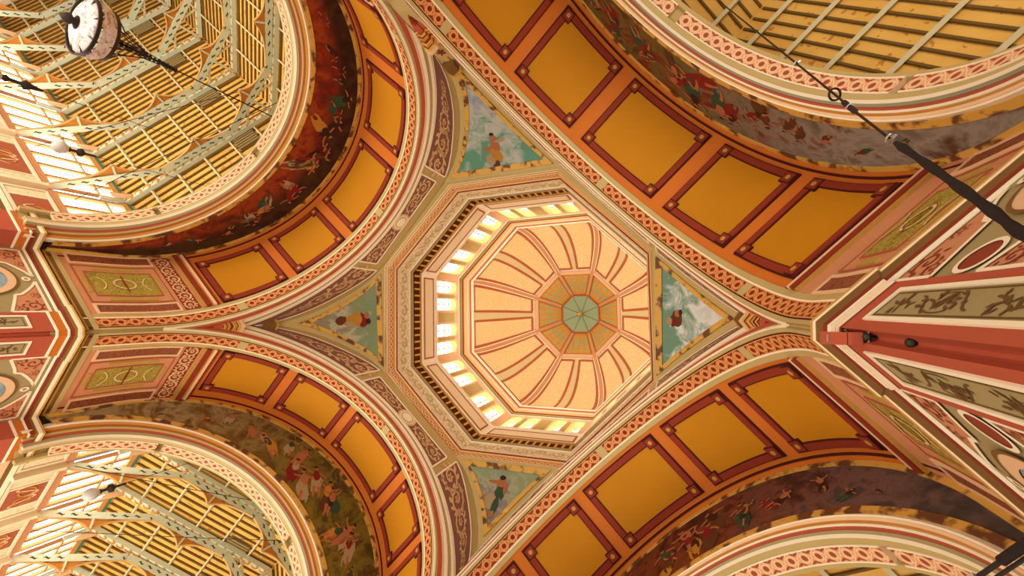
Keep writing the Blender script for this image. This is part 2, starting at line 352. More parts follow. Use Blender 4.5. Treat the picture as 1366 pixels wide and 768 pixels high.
# ------------------------------------------------------------------ the four great arches
QZ = lambda z: z + ZC - ZS                # arc length for a height (camera-level z) on the pier
ZC_TOP = 9.45 + ZC                        # top of the pier cornice
where_row = {'UL': ['cut by the top photo edge', 'second from the top photo edge', 'middle one', 'second from the left pier', 'lowest, beside the left pier'],
             'LL': ['lowest, beside the left pier', 'second from the left pier', 'middle one', 'fourth from the left pier', 'cut by the bottom photo edge'],
             'UR': ['lowest, beside the right pier', 'second from the right pier', 'middle one', 'fourth from the right pier', 'cut by the top photo edge'],
             'LR': ['cut by the bottom photo edge', 'fourth from the right pier', 'middle one', 'second from the right pier', 'lowest, beside the right pier']}
for s in ORDER:
    F = soff(s); G = face(s); H = facehz(s); w = WORDS[s]; fe = FE[s]; q1 = pi * R - QZ(9.3); q0 = QZ(9.3)
    # barrel soffit with its flat painted bands
    mb = MB(); Q = [q0, 0] + [pi * R * i / 60 for i in range(1, 60)] + [pi * R, q1]
    mb.grid(lambda q, d: F(q, d, -.02), Q, [-.02, fe + .05], 'orange')
    for d0, d1, o, m in ((0, .12, .02, 'olive'), (.12, .17, .03, 'maroon_dark'), (.70, .76, .035, 'cream_lt'), (.76, .98, .02, 'olive'),
                         (fe - .36, fe - .27, .02, 'maroon_dark')):
        mb.slab(F, Q, [d0, d1], -.02, o, m)
    struct(mb.build('ceiling_' + w.replace(' ', '_') + '_vault'))
    # guilloche bands
    gA, gB = (18.4, 21.0) if s == 'UL' else (25.8, 28.6), (157.4, 160.0) if s == 'UR' else (151.4, 154.2)
    cuts = [(QZ(10.15) / R, rad(gA[0])), (rad(gA[1]), rad(88.6)), (rad(91.4), rad(gB[0])), (rad(gB[1]), pi - QZ(10.15) / R)]
    t = thing('guilloche_border', F(pi * R / 2, .45), f'red and tan guilloche border along the front edge of the {w} arch soffit', 'ornamental border', 'guilloche borders of the four arches')
    for a, b in cuts:
        mb = MB()
        n = max(6, int((b - a) * 22)); L = (b - a) * R; k = max(1, round(L / .55))
        mb.slab(F, [R * t for t in lin_s(a, b, n)], [.17, .70], -.02, .03, 'lattice', lambda q, d, a=a, L=L, k=k: ((q - a * R) / L * k, (d - .17) / .53)); mb.build('guilloche_segment', t)
    mb = MB(); [mb.slab(F, [R * rad(g0), R * rad(g1)], [.17, .7], -.02, .02, 'olive') for g0, g1 in (gA, (88.6, 91.4), gB)]
    struct(mb.build('trim_guilloche_gap'))
    # coffers
    d0, d1 = PANEL[s]
    for i, (a, b) in enumerate(ROWS[s]):
        wl = where_row[s][i]
        if not wl: continue
        qa, qb = rad(a) * R, rad(b) * R; t = thing('coffer', F((qa + qb) / 2, (d0 + d1) / 2, 0), f'gold coffer panel of the {w} arch, {wl}', 'ceiling panel', 'gold coffer panels of the arch soffits')
        mb = MB(); fw = .26; n = 14
        mb.slab(F, lin_s(qa + .1, qb - .1, n), [d0 + .1, d1 - .1], -.02, .02, 'gold'); mb.build('field', t)
        mb = MB(); rect_frame(mb, F, qa, qb, d0, d1, fw, -.02, .09, 'maroon', n, 3)
        rect_frame(mb, F, qa - .05, qb + .05, d0 - .05, d1 + .05, .05, -.02, .04, 'maroon_dark', n, 3)
        rect_frame(mb, F, qa + fw, qb - fw, d0 + fw, d1 - fw, .05, -.02, .06, 'maroon_dark', n, 3); mb.build('frame', t)
        for cq, cd in ((qa, d0), (qb, d0), (qa, d1), (qb, d1)):
            sq = 1 if cq == qa else -1; sd = 1 if cd == d0 else -1; e = .50
            u = sorted((cq, cq + sq * e)); v = sorted((cd, cd + sd * e)); mb = MB()
            mb.slab(F, u, v, -.02, .10, 'maroon_dark'); mb.slab(F, [u[0] + .05, u[1] - .05], [v[0] + .05, v[1] - .05], .1, .12, 'maroon')
            kb = mb.build('corner_block', t); mb = MB(); cc = (sum(u) / 2, sum(v) / 2)
            mb.blob(F, cc, .10, .10, 0, .125, 'ochre', 12); mb.blob(F, cc, .055, .055, 0, .13, 'olive_gold', 10); mb.build('boss', kb)
    # rails, scroll strips and painted pier panels at both ends
    for end in (0, 1):
        E_ = (lambda q, d, o=0.0: F(q, d, o)) if end == 0 else (lambda q, d, o=0.0: F(pi * R - q, d, o))
        p1 = rad(ROWS[s][0][0] if end == 0 else 180 - ROWS[s][-1][1]) * R
        mb = MB()
        for a, b, o, m in ((-.62, -.48, .08, 'ochre'), (-.48, -.36, .12, 'peach'), (-.36, -.22, .06, 'maroon'), (-.85, -.62, .16, 'maroon'), (-1.0, -.85, .1, 'gilt_plain')):
            mb.slab(E_, [p1 + a, p1 + b], [1.0, fe - .1], -.02, o, m)
        struct(mb.build('trim_coffer_rail'))
        ql = p1 - 1.05; qp = ql - .75
        pier = {('UR', 0): 'right pier', ('LR', 1): 'right pier', ('LR', 0): 'bottom pier', ('LL', 1): 'bottom pier', ('LL', 0): 'left pier', ('UL', 1): 'left pier', ('UL', 0): 'top pier', ('UR', 1): 'top pier'}
        pname = {('UR', 0): 'right pier', ('LR', 0): 'right pier'}.get((s, end), None)
        mb = MB()
        for z0, z1, o_, m in ((9.45, 9.66, .01, 'brown'), (9.66, 9.74, .05, 'gilt_plain'), (9.74, 9.90, .02, 'brown'), (9.90, 10.08, .04, 'olive')): mb.slab(E_, [QZ(z0), QZ(z1)], [.0, fe], -.02, o_, m)
        struct(mb.build('trim_pier_band'))
        vis = (s, end) in (('UL', 1), ('LL', 0), ('UR', 0), ('LR', 1))
        # h>0 end of LR meets the bottom pier; LR's h<0 end meets the right pier
        left = s in ('UL', 'LL')
        mb = MB(); mb.slab(E_, lin_s(QZ(10.05), qp + .8, 6), [1.0, fe - .05], -.02, .01, 'pink'); struct(mb.build('wall_pier_spring'))
        if not vis: continue
        if left:
            mb = MB(); mb.slab(E_, lin_s(qp + .03, ql - .03, 2), [1.02, fe - .15], 0, .03, 'maroon'); mb.build  # ground
            t = thing('scroll_strip', E_((qp + ql) / 2, 3, 0), f'dark red strip of tan running scrolls below the {w} arch coffers', 'ornament strip', 'scroll strips above the pier panels')
            mb.build('ground', t); mb = MB(); S = lambda u, v, o: E_(qp + .03 + v, 1.02 + u, o)
            scroll(mb, S, fe - 1.2, .66, 'scroll', .045, 6, flip=1 if s == 'UL' else -1); mb.build('scrollwork', t)
        top = qp - .15; bot = QZ(10.33); u0, u1 = 1.76, fe - .9
        t = thing('painted_tablet', E_((top + bot) / 2, 2.8, 0), f'painted pink panel with olive arabesque centre at the foot of the {w} arch', 'wall panel', 'painted panels at the arch feet')
        SW = lambda v, u, o=0.0: E_(v, u, o)
        mb = MB(); mb.slab(SW, lin_s(bot + .38, top - .38, 4), [u0 + .5, u1 - .5], 0, .03, 'olive_ornament'); mb.build('arabesque_field', t)
        mb = MB(); rect_frame(mb, SW, bot, top, u0, u1, .05, 0, .04, 'pink_dk', 4, 4); rect_frame(mb, SW, bot + .33, top - .33, u0 + .45, u1 - .45, .05, 0, .045, 'pink_dk', 4, 4); mb.build('border', t)
        mb = MB()
        for (a, b, c, d) in ((bot + .15, bot + .27, u0 + .7, u1 - .7), (top - .27, top - .15, u0 + .7, u1 - .7)): mb = MB(); mb.slab(SW, [a, b], [c, d], 0, .04, 'olive_gold'); mb.build('inlay', t)
        for (a, b, c, d) in ((bot + .7, top - .7, u0 + .14, u0 + .3), (bot + .7, top - .7, u1 - .3, u1 - .14)): mb = MB(); mb.slab(SW, lin_s(a, b, 3), [c, d], 0, .04, 'olive_gold'); mb.build('inlay', t)
        mb = MB(); cq, cd = (top + bot) / 2, (u0 + u1) / 2
        ring = [(cq + .42 * cos(a), cd + .34 * sin(a)) for a in lin_s(0, 2 * pi, 24)]; mb.strip(lambda u, v, o: SW(u, v, o), ring, [.07] * 25, .06, 'peach')
        mb.strip(lambda u, v, o: SW(u, v, o), [(cq, cd - .62), (cq, cd), (cq, cd + .62)], [.04, .1, .04], .065, 'maroon')
        for sg in (-1, 1):
            arc = [(cq + sg * (.95 - .22 * sin(pi * f)), cd + (f - .5) * .9) for f in lin_s(0, 1, 10)]; mb.strip(lambda u, v, o: SW(u, v, o), arc, [.05] * 11, .06, 'peach')
        mb.build('medallion', t)
        for c, d in ((1.02, 1.6), (fe - .75, fe - .1)):
            mb = MB(); mb.slab(SW, lin_s(bot + .05, top, 4), [c, d], 0, .03, 'brown_ornament'); rect_frame(mb, SW, bot, top + .05, c - .04, d + .04, .09, 0, .06, 'peach', 4, 2); mb.build('side_strip', t)
    # archivolt mouldings on the face
    t0, t1 = math.acos(A / (R + .02)) if False else rad(2), pi - rad(2); mb = MB(); T = lin_s(rad(3), pi - rad(3), 96)
    FR = lambda t, r, o=0.0: G(t, r, o)
    for r0, r1, o, m in ((0, .10, .05, 'cream_lt'), (.10, .23, .02, 'olive'), (.23, .45, .05, 'red'), (.45, .57, .08, 'peach'), (.57, .74, .10, 'white'), (.74, .98, .04, 'olive'), (.98, 1.12, .08, 'cream_lt')):
        mb.slab(FR, T, [R + r0, R + r1], -.05, o, m)
    struct(mb.build('trim_' + w.replace(' ', '_') + '_archivolt'))
    # wall above the arch up to the drum
    mb = MB(); hs = [-9, -8.98, -8.93, -8.85, -8.7, -8.5, -8.25] + lin_s(-8, 8, 40) + [8.25, 8.5, 8.7, 8.85, 8.93, 8.98, 9]
    rl = R + 1.1; zlo = lambda h: ZS + sqrt(max(0, rl * rl - h * h)); zhi = lambda h: ZS + interp(JOINT, abs(h))
    mb.grid(lambda h, k: H(h, zlo(h) + (zhi(h) - zlo(h)) * k, 0), hs, lin_s(0, 1, 4), 'olive'); struct(mb.build('wall_' + w.replace(' ', '_') + '_spandrel'))
    # purple scroll panels
    def panel(h0, h1, top, label, kind):
        rr_ = R + 1.22; lo = lambda h: ZS + sqrt(max(0, rr_ * rr_ - h * h)); P = lambda u, v, o: H(u, lo(u) + (max(top(u), lo(u) + .02) - lo(u)) * v, o)
        L = abs(h1 - h0); hh = [h0 + (h1 - h0) * (f if kind == 0 else 1 - (1 - f) ** 1.6) for f in lin_s(0, 1, 24)]; sg = 1 if h1 > h0 else -1
        t = thing('scrollwork_spandrel', P((h0 + h1) / 2, .5, 0), label, 'ornamental panel', 'purple scrollwork panels around the drum')
        mb = MB(); mb.slab(P, hh, [0, 1], 0, .03, 'purple'); mb.build('ground', t)
        mb = MB()
        for v0, v1 in ((-.05, 0), (1, 1.05)):
            EP = lambda u, v, o: H(u, (lo(u) - .09 + .09 * v) if v0 < 0 else (max(top(u), lo(u) + .02) + .09 * v), o); mb.slab(EP, hh, [0, 1], 0, .06, 'cream_lt')
        for h in ((h0, h1) if kind == 0 else (h0,)): mb.slab(P, sorted((h - .05, h + .05)), [0, 1], 0, .06, 'cream_lt')
        mb.build('border', t); mb = MB()
        if kind == 0:
            for a, fl in ((h0, 1), (h1, -1)):
                dd = 1 if a < 0 else -1; S = lambda u, v, o: P(a + dd * (.15 + u), .06 + v / 1.5 * .88, o); scroll(mb, S, 2.6, 1.5, 'scroll', .05, 2, flip=fl)
            mb.build('scrollwork', t); mb = MB(); c0 = ((h0 + h1) / 2, .5); ht = top(c0[0]) - lo(c0[0])
            CR = lambda u, v, o: P(c0[0] + u, .5 + v / ht, o)
            for r_, o, m in ((.68, .05, 'scroll'), (.55, .06, 'cream'), (.42, .07, 'olive'), (.36, .08, 'cream_lt')): mb.blob(CR, (0, 0), r_, r_, 0, o, m, 28)
            mb.build('roundel', t)
        else:
            mean = lambda u: max(.05, top(u) - lo(u)); S = lambda u, v, o: P(h0 + sg * (.08 + u), .05 + v / 2.0 * .9, o)
            tp = lambda t_: max(.12, min(1, mean(h0 + sg * t_ * L) / 2.1))
            # spirals mapped with v normalised to the local height
            for i, (c_, rr2) in enumerate(((.55, .82), (1.75, .70), (2.75, .52), (3.55, .36), (4.1, .22))):
                hc = h0 + sg * c_; mh = mean(hc); rad_ = min(rr2, mh * .44); d = 1 if i % 2 == 0 else -1
                Q2 = lambda u, v, o: P(hc + sg * u, .5 + v / mh, o); pts, ws = [], []
                for j in range(34):
                    f = j / 33; th = d * (-2.6 + f * 10.0); r_ = rad_ * (1 - f) ** .8 + .03 * rad_; pts.append((r_ * cos(th), r_ * sin(th))); ws.append(rad_ * .23 * (1 - .45 * f))
                mb.strip(Q2, pts, ws, .05, 'scroll')
                for j in range(10): th = 2 * pi * j / 10; mb.blob(Q2, (rad_ * .92 * cos(th), rad_ * .92 * sin(th)), rad_ * .28, rad_ * .14, th + .8 * d, .05, 'scroll', 8, .25)
                for j in range(5): th = 2 * pi * j / 5; mb.blob(Q2, (rad_ * .2 * cos(th), rad_ * .2 * sin(th)), rad_ * .14, rad_ * .08, th, .05, 'scroll', 7, .1)
            mb.build('scrollwork', t)
    panel(-3.5, 3.5, lambda h: ZS + 11.12, f'purple scrollwork panel with a round boss above the crown of the {w} arch', 0)
    nb = {'UR': ('right', 'top'), 'LR': ('bottom', 'right'), 'LL': ('left', 'bottom'), 'UL': ('top', 'left')}[s]
    for sg, nm in ((1, nb[0]), (-1, nb[1])):
        panel(4.06 * sg, 8.95 * sg, lambda h: ZS + interp(PURPLE, abs(h)), f'tapering purple scrollwork panel on the {w} arch beside the {nm} corner painting', 1)

# ------------------------------------------------------------------ pendentives with painted triangles
ODIR = {'right': ('UR', 'LR'), 'bottom': ('LR', 'LL'), 'left': ('LL', 'UL'), 'top': ('UL', 'UR')}
SKY = {'right': ('#6f9076', [(.30, '#a9b3a4'), (.42, '#d9d8cf'), (.6, '#c9c8bd')]), 'left': ('#7d8f62', [(.3, '#8d8c70'), (.45, '#b9ad88'), (.6, '#8a7f68')]),
       'top': ('#5f8f72', [(.24, '#8fa08f'), (.4, '#b6b3a2'), (.6, '#8b92a0')]), 'bottom': ('#8d946e', [(.26, '#a3a07c'), (.4, '#8c8274'), (.6, '#77706c')])}
PLAB = {'right': 'triangular corner painting of a small draped figure in pale sky, right of the dome', 'left': 'triangular corner painting of a reclining brown figure in cloud, left of the dome',
        'top': 'triangular corner painting of figures with tan drapery above the dome', 'bottom': 'triangular corner painting of a standing figure in green skirt below the dome'}
JH = [h for h, z in JOINT[1:]]
def corner(nm):
    a, b = ODIR[nm]; hs = [3.7 + (9 - 3.7) * (1 - (1 - f) ** 1.7) for f in lin_s(0, 1, 40)]
    ca = [W(a, A, h, ZS + interp(JOINT, h)) for h in hs]; cb = [W(b, A, -h, ZS + interp(JOINT, h)) for h in hs]
    # arc length parameter along the joint
    acc = [0]
    for p, q in zip(ca, ca[1:]): acc.append(acc[-1] + (q - p).length)
    T = acc[-1]
    def at(c, v):
        d = v * T
        for i in range(len(c) - 1):
            if d <= acc[i + 1] or i == len(c) - 2: return c[i].lerp(c[i + 1], max(0, min(1, (d - acc[i]) / max(1e-9, acc[i + 1] - acc[i]))))
    def base(u, v): return at(ca, v).lerp(at(cb, v), u)
    def P(u, v, o=0.0):
        p = base(u, v)
        if not o: return p
        e = .01; n = (base(min(1, .5 + e), v) - base(.5 - e, v)).cross(base(.5, min(1, v + e)) - base(.5, max(0, v - e)))
        if n.length < 1e-9: return p
        n.normalize()
        if n.dot(Vector((0, 0, 18)) - p) < 0: n = -n
        return p + n * o
    return P, (lambda v: (at(ca, v) - at(cb, v)).length), T
for nm in ODIR:
    P, wid, T = corner(nm); mb = MB(); mb.grid(lambda u, v: P(u, v), lin_s(0, 1, 4), lin_s(0, 1, 30), 'olive'); struct(mb.build('wall_' + nm + '_pendentive'))
    t = thing('pendentive_painting', P(.5, .3), PLAB[nm], 'painting', 'triangular paintings at the corners of the dome')
    low, cl = SKY[nm]; M['sky_' + nm] = sky_panel('painted_sky_' + nm, low, cl, len(nm) * 3.3)
    v0 = .075; mg = .60
    def vend(m):
        v = v0
        while v < .999 and wid(v) > 2 * m + .02: v += .004
        return v
    ve = vend(mg); vs = lin_s(v0, ve, 26)
    PP = lambda a, v, o=0.0: P((mg + (max(wid(v) - 2 * mg, .01)) * a) / max(wid(v), .02), v, o)
    mb = MB(); mb.slab(PP, lin_s(0, 1, 6), vs, 0, .03, 'sky_' + nm, lambda a, v: (a, (v - v0) / (ve - v0))); mb.build('canvas', t)
    mb = MB(); m0 = .32; ve2 = vend(m0); vs2 = lin_s(v0 - .05, ve2, 26)
    for sd in (0, 1):
        def E1(k, v, o=0.0, sd=sd):
            wv = max(wid(v), .02); m_ = min(m0 + (mg - m0) * k, wv / 2); u = m_ / wv; return P(u if sd == 0 else 1 - u, v, o)
        mb.slab(E1, [0, 1], vs2, 0, .09, 'gilt')
    TP = lambda u, v, o=0.0: P(u, v, o); wv = wid(v0); mb.slab(TP, lin_s(m0 / wv, 1 - m0 / wv, 8), [v0 - .05, v0], 0, .10, 'gilt'); mb.build('frame', t)
    mb = MB(); FG = lambda x, y, o: P(.5 + x / max(wid(y / T), .3), y / T, o); cy = {'right': 2.0, 'left': 2.6, 'top': 2.6, 'bottom': 2.5}[nm]
    if nm == 'right':
        mb.blob(FG, (.15, cy - .2), .42, .5, .4, .04, 'robe_brown', 12, .2); mb.blob(FG, (.25, cy - .75), .22, .3, 0, .045, 'robe_white', 10, .2); mb.blob(FG, (.3, cy - .45), .18, .3, .3, .05, 'robe_red', 9, .2); mb.blob(FG, (-.2, cy + .15), .16, .15, 0, .055, 'hair', 9)
        mb.blob(FG, (-.15, cy - .1), .2, .22, 0, .05, 'skin', 9)
    elif nm == 'left':
        for x, y, rx, ry, m in ((0, 2.0, .55, .35, 'robe_red'), (.1, 2.5, .5, .5, 'robe_gold'), (0, 3.1, .38, .55, 'robe_gold'), (.1, 3.7, .3, .4, 'robe_brown'), (-.2, 2.9, .25, .4, 'robe_white'), (-.05, 1.55, .2, .2, 'hair'), (.35, 1.7, .25, .2, 'skin')): mb.blob(FG, (x, y), rx, ry, .2, .04 + .003 * len(mb.f), m, 12, .18)
    elif nm == 'top':
        for x, y, rx, ry, m in ((.0, 1.5, .42, .7, 'robe_gold'), (-.1, 1.0, .25, .45, 'robe_brown'), (.1, 2.4, .3, .5, 'skin'), (.1, 3.0, .18, .25, 'skin'), (.1, 3.25, .15, .14, 'hair'), (-.45, 2.2, .3, .14, 'skin'), (-.4, 1.3, .3, .5, 'robe_white'), (.5, 2.7, .35, .16, 'robe_white')): mb.blob(FG, (x, y), rx, ry, .15, .04 + .003 * len(mb.f), m, 12, .18)
    else:
        for x, y, rx, ry, m in ((0, 1.35, .2, .22, 'hair'), (0, 1.85, .32, .5, 'skin'), (.0, 2.5, .36, .5, 'robe_green'), (.3, 3.1, .5, .6, 'robe_white'), (.05, 3.4, .22, .6, 'robe_green'), (-.3, 2.1, .12, .5, 'skin'), (.45, 1.7, .4, .12, 'skin'), (.1, 4.0, .14, .25, 'skin')): mb.blob(FG, (x, y), rx, ry, 0, .04 + .003 * len(mb.f), m, 12, .12)
    mb.build('painted_figure', t)

# ------------------------------------------------------------------ piers: corner strips, corbels, cornices and lower faces
def path_sweep(mb, pts, prof, mats):
    """sweep (projection, z) profile along a plan polyline; room lies to the left of travel"""
    pts = [Vector((p[0], p[1])) for p in pts]; n = len(pts); nrm = []
    for i in range(n):
        ds = []
        if i > 0: ds.append((pts[i] - pts[i - 1]).normalized())
        if i < n - 1: ds.append((pts[i + 1] - pts[i]).normalized())
        ns = [Vector((d.y, -d.x)) for d in ds]; m_ = sum(ns, Vector((0, 0)))
        m_.normalize(); c = m_.dot(ns[0]); nrm.append(m_ / max(c, .3))
    F = lambda i, j: Vector((pts[i].x + nrm[i].x * prof[j][0], pts[i].y + nrm[i].y * prof[j][0], prof[j][1]))
    for j in range(len(prof) - 1):
        mb.grid(lambda i, k: F(i, j + k), list(range(n)), [0, 1], mats[j])
PIER = {'right': ('UR', 'LR'), 'bottom': ('LR', 'LL'), 'left': ('LL', 'UL'), 'top': ('UL', 'UR')}
PD = 1.08                                              # depth of the corner pilaster on each arch side
def side(s, sg): return lambda d, z, o=0.0: W(s, A + d, sg * (R - o), z + ZC)
for nm, (a, b) in PIER.items():
    xa, xb = FE[a], FE[b]
    wa = lambda x, h: W(a, x, h, 0); wb = lambda x, h: W(b, x, h, 0)
    pil = .06
    plan = [wb(A + xb + 1.5, -9.4), wb(A + xb + 1.5, -8.0), wb(A + xb, -8.0), wb(A + xb, -R), wb(A + PD, -R), wb(A + PD, -R + pil), wb(A - .02, -R + pil), wa(A - .02, R - pil), wa(A + PD, R - pil), wa(A + PD, R), wa(A + xa, R), wa(A + xa, 8.0), wa(A + xa + 1.5, 8.0), wa(A + xa + 1.5, 9.4)]
    plan = [(p.x, p.y) for p in plan]
    mb = MB()
    up = [(.0, 9.06), (.05, 9.08), (.05, 9.13), (.05, 9.15), (.08, 9.25), (.18, 9.29), (.185, 9.31), (.195, 9.33), (.195, 9.43), (.215, 9.46), (.215, 9.49), (-.1, 9.54)]
    um = ['cream_lt', 'cream_lt', 'maroon_dark', 'maroon', 'brown', 'gilt_bright', 'cream_lt', 'cream_lt', 'gilt_plain', 'gilt_bright', 'brown']
    path_sweep(mb, plan, [(p, z + ZC) for p, z in up], um)
    if nm == 'right': lo, lm = [(0, 8.62), (.006, 8.63), (.006, 8.70), (.025, 8.71), (.025, 8.80), (.04, 8.81), (.04, 8.90), (.055, 8.91), (.055, 9.0), (.03, 9.07)], ['maroon', 'maroon', 'cream', 'cream_lt', 'peach', 'cream_lt', 'peach', 'cream_lt', 'maroon']
    else: lo, lm = [(0, 8.72), (.03, 8.74), (.03, 8.80), (.012, 8.81), (.012, 9.08)], ['cream_lt', 'cream_lt', 'cream', 'orange' if nm == 'left' else 'pink']
    zz = lambda q: [(p, z + ZC) for p, z in q]
    path_sweep(mb, plan[4:9], zz(lo), lm); path_sweep(mb, plan[:4], zz(lo), lm); path_sweep(mb, plan[10:], zz(lo), lm)
    struct(mb.build('trim_' + nm + '_pier_cornice'))
    # pier body: pilasters red, deeper wall olive, down to the floor
    mb = MB()
    for s, sg in ((a, 1), (b, -1)):
        S = side(s, sg); mb.grid(lambda d, z: S(d, z, .0), [PD, FE[s]], [-ZC, 9.1], 'olive_dark'); mb.grid(lambda d, z: S(d, z, pil), [-.02, PD], [-ZC, 8.75], 'pier_red'); mb.grid(lambda o, z: S(PD, z, o), [0, pil], [-ZC, 8.75], 'pier_red')
        x = FE[s]; mb.grid(lambda h, z: W(s, A + x, sg * h, z + ZC), [8.0, R], [-ZC, 9.2], 'pier_red'); mb.grid(lambda d, z: W(s, A + x + d, sg * 8.0, z + ZC), [0, 1.5], [-ZC, 9.2], 'pier_red'); mb.grid(lambda h, z: W(s, A + x + 1.5, sg * h, z + ZC), [8.0, 9.6], [-ZC, 9.2], 'pier_red')
        mb.grid(lambda q, d: soff(s)(q if sg > 0 else pi * R - q, d, .0), lin_s(QZ(8.6), 4.4, 8), [-.02, 1.0], 'olive')
    # rounded notch between the two pilasters and the strip rising from it to the painting
    pa, pb = (lambda z, o: W(a, A - .02, R - o, z)), (lambda z, o: W(b, A - .02, -R + o, z))
    mb.grid(lambda k, z: pa(z, pil).lerp(pb(z, pil), k) + (Vector((sin(pi * k) * .16, 0, 0)) if False else (W(a, A + .2, R + .2, z) - pa(z, pil)).normalized() * .18 * sin(pi * k)), lin_s(0, 1, 8), [0, 8.8 + ZC], 'pier_red')
    def strip(k, z):
        f = (z - 9.4 - ZC); ha = W(a, A, A, z) if z > ZS + 1.3 else W(a, A - .02, R - .0, z)
        hb = W(b, A, -A, z) if z > ZS + 1.3 else W(b, A - .02, -R, z)
        return ha.lerp(hb, k) + (Vector((0, 0, 0)) - Vector((ha.x, ha.y, 0))).normalized() * (.02 - .10 * sin(pi * k) * (z < ZS + 1.5))
    mb.grid(strip, lin_s(0, 1, 6), [8.6 + ZC] + lin_s(9.4 + ZC, ZS + 5.4, 14), 'olive')
    struct(mb.build('wall_' + nm + '_pier'))
    # corbel where the two archivolts meet, and the small bracket under the painting
    ca = W(a, A, A, 0).lerp(W(b, A, -A, 0), .5); inw = Vector((-ca.x, -ca.y, 0)).normalized(); tan = Vector((-inw.y, inw.x, 0))
    t = thing('corbel', Vector((ca.x, ca.y, ZS + 3.0)), {'right': 'stepped pointed corbel right of the pale sky painting', 'left': 'stepped pointed corbel left of the reclining figure painting', 'top': 'stepped pointed corbel above the drapery painting', 'bottom': 'stepped pointed corbel under the green skirt painting'}[nm], 'corbel', 'corbels at the meeting of the arches')
    z0 = ZS + 2.2; levels = [(0, .05, .06, 'maroon'), (.55, .20, .15, 'red'), (.95, .30, .24, 'maroon'), (.97, .37, .30, 'gilt_bright'), (1.10, .40, .33, 'maroon_dark'), (1.12, .46, .38, 'ochre'), (1.26, .50, .42, 'maroon'), (1.40, .52, .44, 'gilt_bright'), (1.42, .58, .50, 'ochre'), (1.56, .62, .53, 'maroon_dark'), (1.58, .66, .57, 'gilt_bright'), (1.72, .72, .62, 'peach'), (1.90, .78, .68, 'gilt_bright')]
    for pn, i0, i1 in (('drop', 0, 2), ('capital', 2, 12)):
        mb = MB()
        for i in range(i0, i1):
            (za, wa_, pa_, m_), (zb, wb_, pb_, _) = levels[i], levels[i + 1]
            ring = lambda z, w_, p_: [Vector((ca.x, ca.y, z0 + z)) + tan * (w_ * x) + inw * (p_ * y) for x, y in ((-1, -.3), (-1, .25), (-.45, .25), (-.45, .62), (0, 1), (.45, .62), (.45, .25), (1, .25), (1, -.3))]
            r0, r1 = ring(za, wa_, pa_), ring(zb, wb_, pb_)
            for k in range(8): mb.quad([r0[k], r0[k + 1], r1[k + 1], r1[k]], m_)
        top = ring(levels[i1][0], levels[i1][1], levels[i1][2]); mb.quad(top, levels[i1][3]); mb.build(pn, t)
    t = thing('corner_bracket', Vector((ca.x, ca.y, ZS + 5.9)), {'right': 'small dark bracket at the tip of the pale sky painting', 'left': 'small dark bracket at the tip of the reclining figure painting', 'top': 'small dark bracket at the tip of the drapery painting', 'bottom': 'small dark bracket at the tip of the green skirt painting'}[nm], 'bracket', 'brackets at the tips of the corner paintings')
    cb = ca + inw * .12
    for pn, zz, ww, hh, m_ in (('block', 5.55, .34, .55, 'brown'), ('cap_moulding', 6.1, .44, .16, 'gilt_plain')):
        mb = MB(); z_ = ZS + zz; q = [Vector((cb.x, cb.y, z_)) + tan * x * ww + inw * y for x, y in ((-1, 0), (-.9, .12), (0, .34), (.9, .12), (1, 0))]; q2 = [p + Vector((0, 0, hh)) + inw * .12 for p in q]
        for k in range(4): mb.quad([q[k], q[k + 1], q2[k + 1], q2[k]], m_)
        mb.quad(q, m_); mb.quad(q2, m_); mb.build(pn, t)
    mb = MB()
    for k in range(5): mb.blob(lambda u, v, o: Vector((ca.x, ca.y, ZS + 4.9 + v * .5)) + tan * u * .5 + inw * (.04 + o), (.25 * cos(k * 1.26), .25 * sin(k * 1.26)), .25, .12, k * 1.26, .02, 'maroon', 8)
    mb.build('rosette', t)
    # painted ornament of the pilasters and the wall beyond
    for s, sg in ((a, 1), (b, -1)):
        if nm not in ('right', 'left'): continue
        S = side(s, sg); w = WORDS[s]; PS = lambda d, z, o=0.0: S(d, z, pil + o); OS = lambda d, z, o=0.0: S(d, z, o)
        t = thing('pilaster_ornament', PS(.5, 6.5), f'long brown foliage panel on the {nm} pier pilaster under the {w} arch', 'wall panel', 'long panels on the red pilasters')
        mb = MB(); mb.slab(PS, [.26, .80], [1.0, 8.05], 0, .012, 'olive_dark'); mb.build('field', t)
        mb = MB(); rect_frame(mb, PS, .18, .88, .9, 8.14, .07, 0, .035, 'cream_lt', 2, 2); rect_frame(mb, PS, .29, .77, 1.05, 8.0, .022, 0, .018, 'brown_scroll', 2, 2); mb.build('frame', t)
        mb = MB(); LP = lambda u, v, o: PS(.53 + v, 7.95 - u, o)
        for k in range(4):
            u0 = .42 + k * 2.0
            for cu, n_, sp in ((u0, 16, .30), (u0 + .95, 26, .48)):
                for j in range(n_):
                    a_ = random.uniform(0, 2 * pi); r_ = random.uniform(.1, 1); x_, y_ = cu + sp * r_ * cos(a_), .17 * r_ * sin(a_)
                    mb.blob(LP, (x_, y_), random.uniform(.05, .10), random.uniform(.018, .032), a_ + random.uniform(-.7, .7), .018 + .0004 * j, 'brown_scroll', 8, .25)
            for sg2 in (-1, 1):
                mb.strip(LP, [(u0 + .95 + sg2 * (.18 + .42 * f), sg2 * .19 * cos(pi * f) * (1 - .3 * f)) for f in lin_s(0, 1, 14)], [.03] * 15, .022, 'brown_scroll')
                mb.strip(LP, [(u0 + .95 + .25 * cos(a_), sg2 * (.10 + .08 * sin(a_))) for a_ in lin_s(.3, 2.9, 12)], [.025] * 13, .022, 'brown_scroll')
        mb.build('scrollwork', t)
        # quatrefoil with its medallion and corner spandrels
        cx = (PD + FE[s] - .15) / 2 + .05; cz = 7.35
        t = thing('medallion', OS(cx, cz), f'round blue medallion in an orange ring on the {nm} pier under the {w} arch', 'medallion', 'round medallions on the piers')
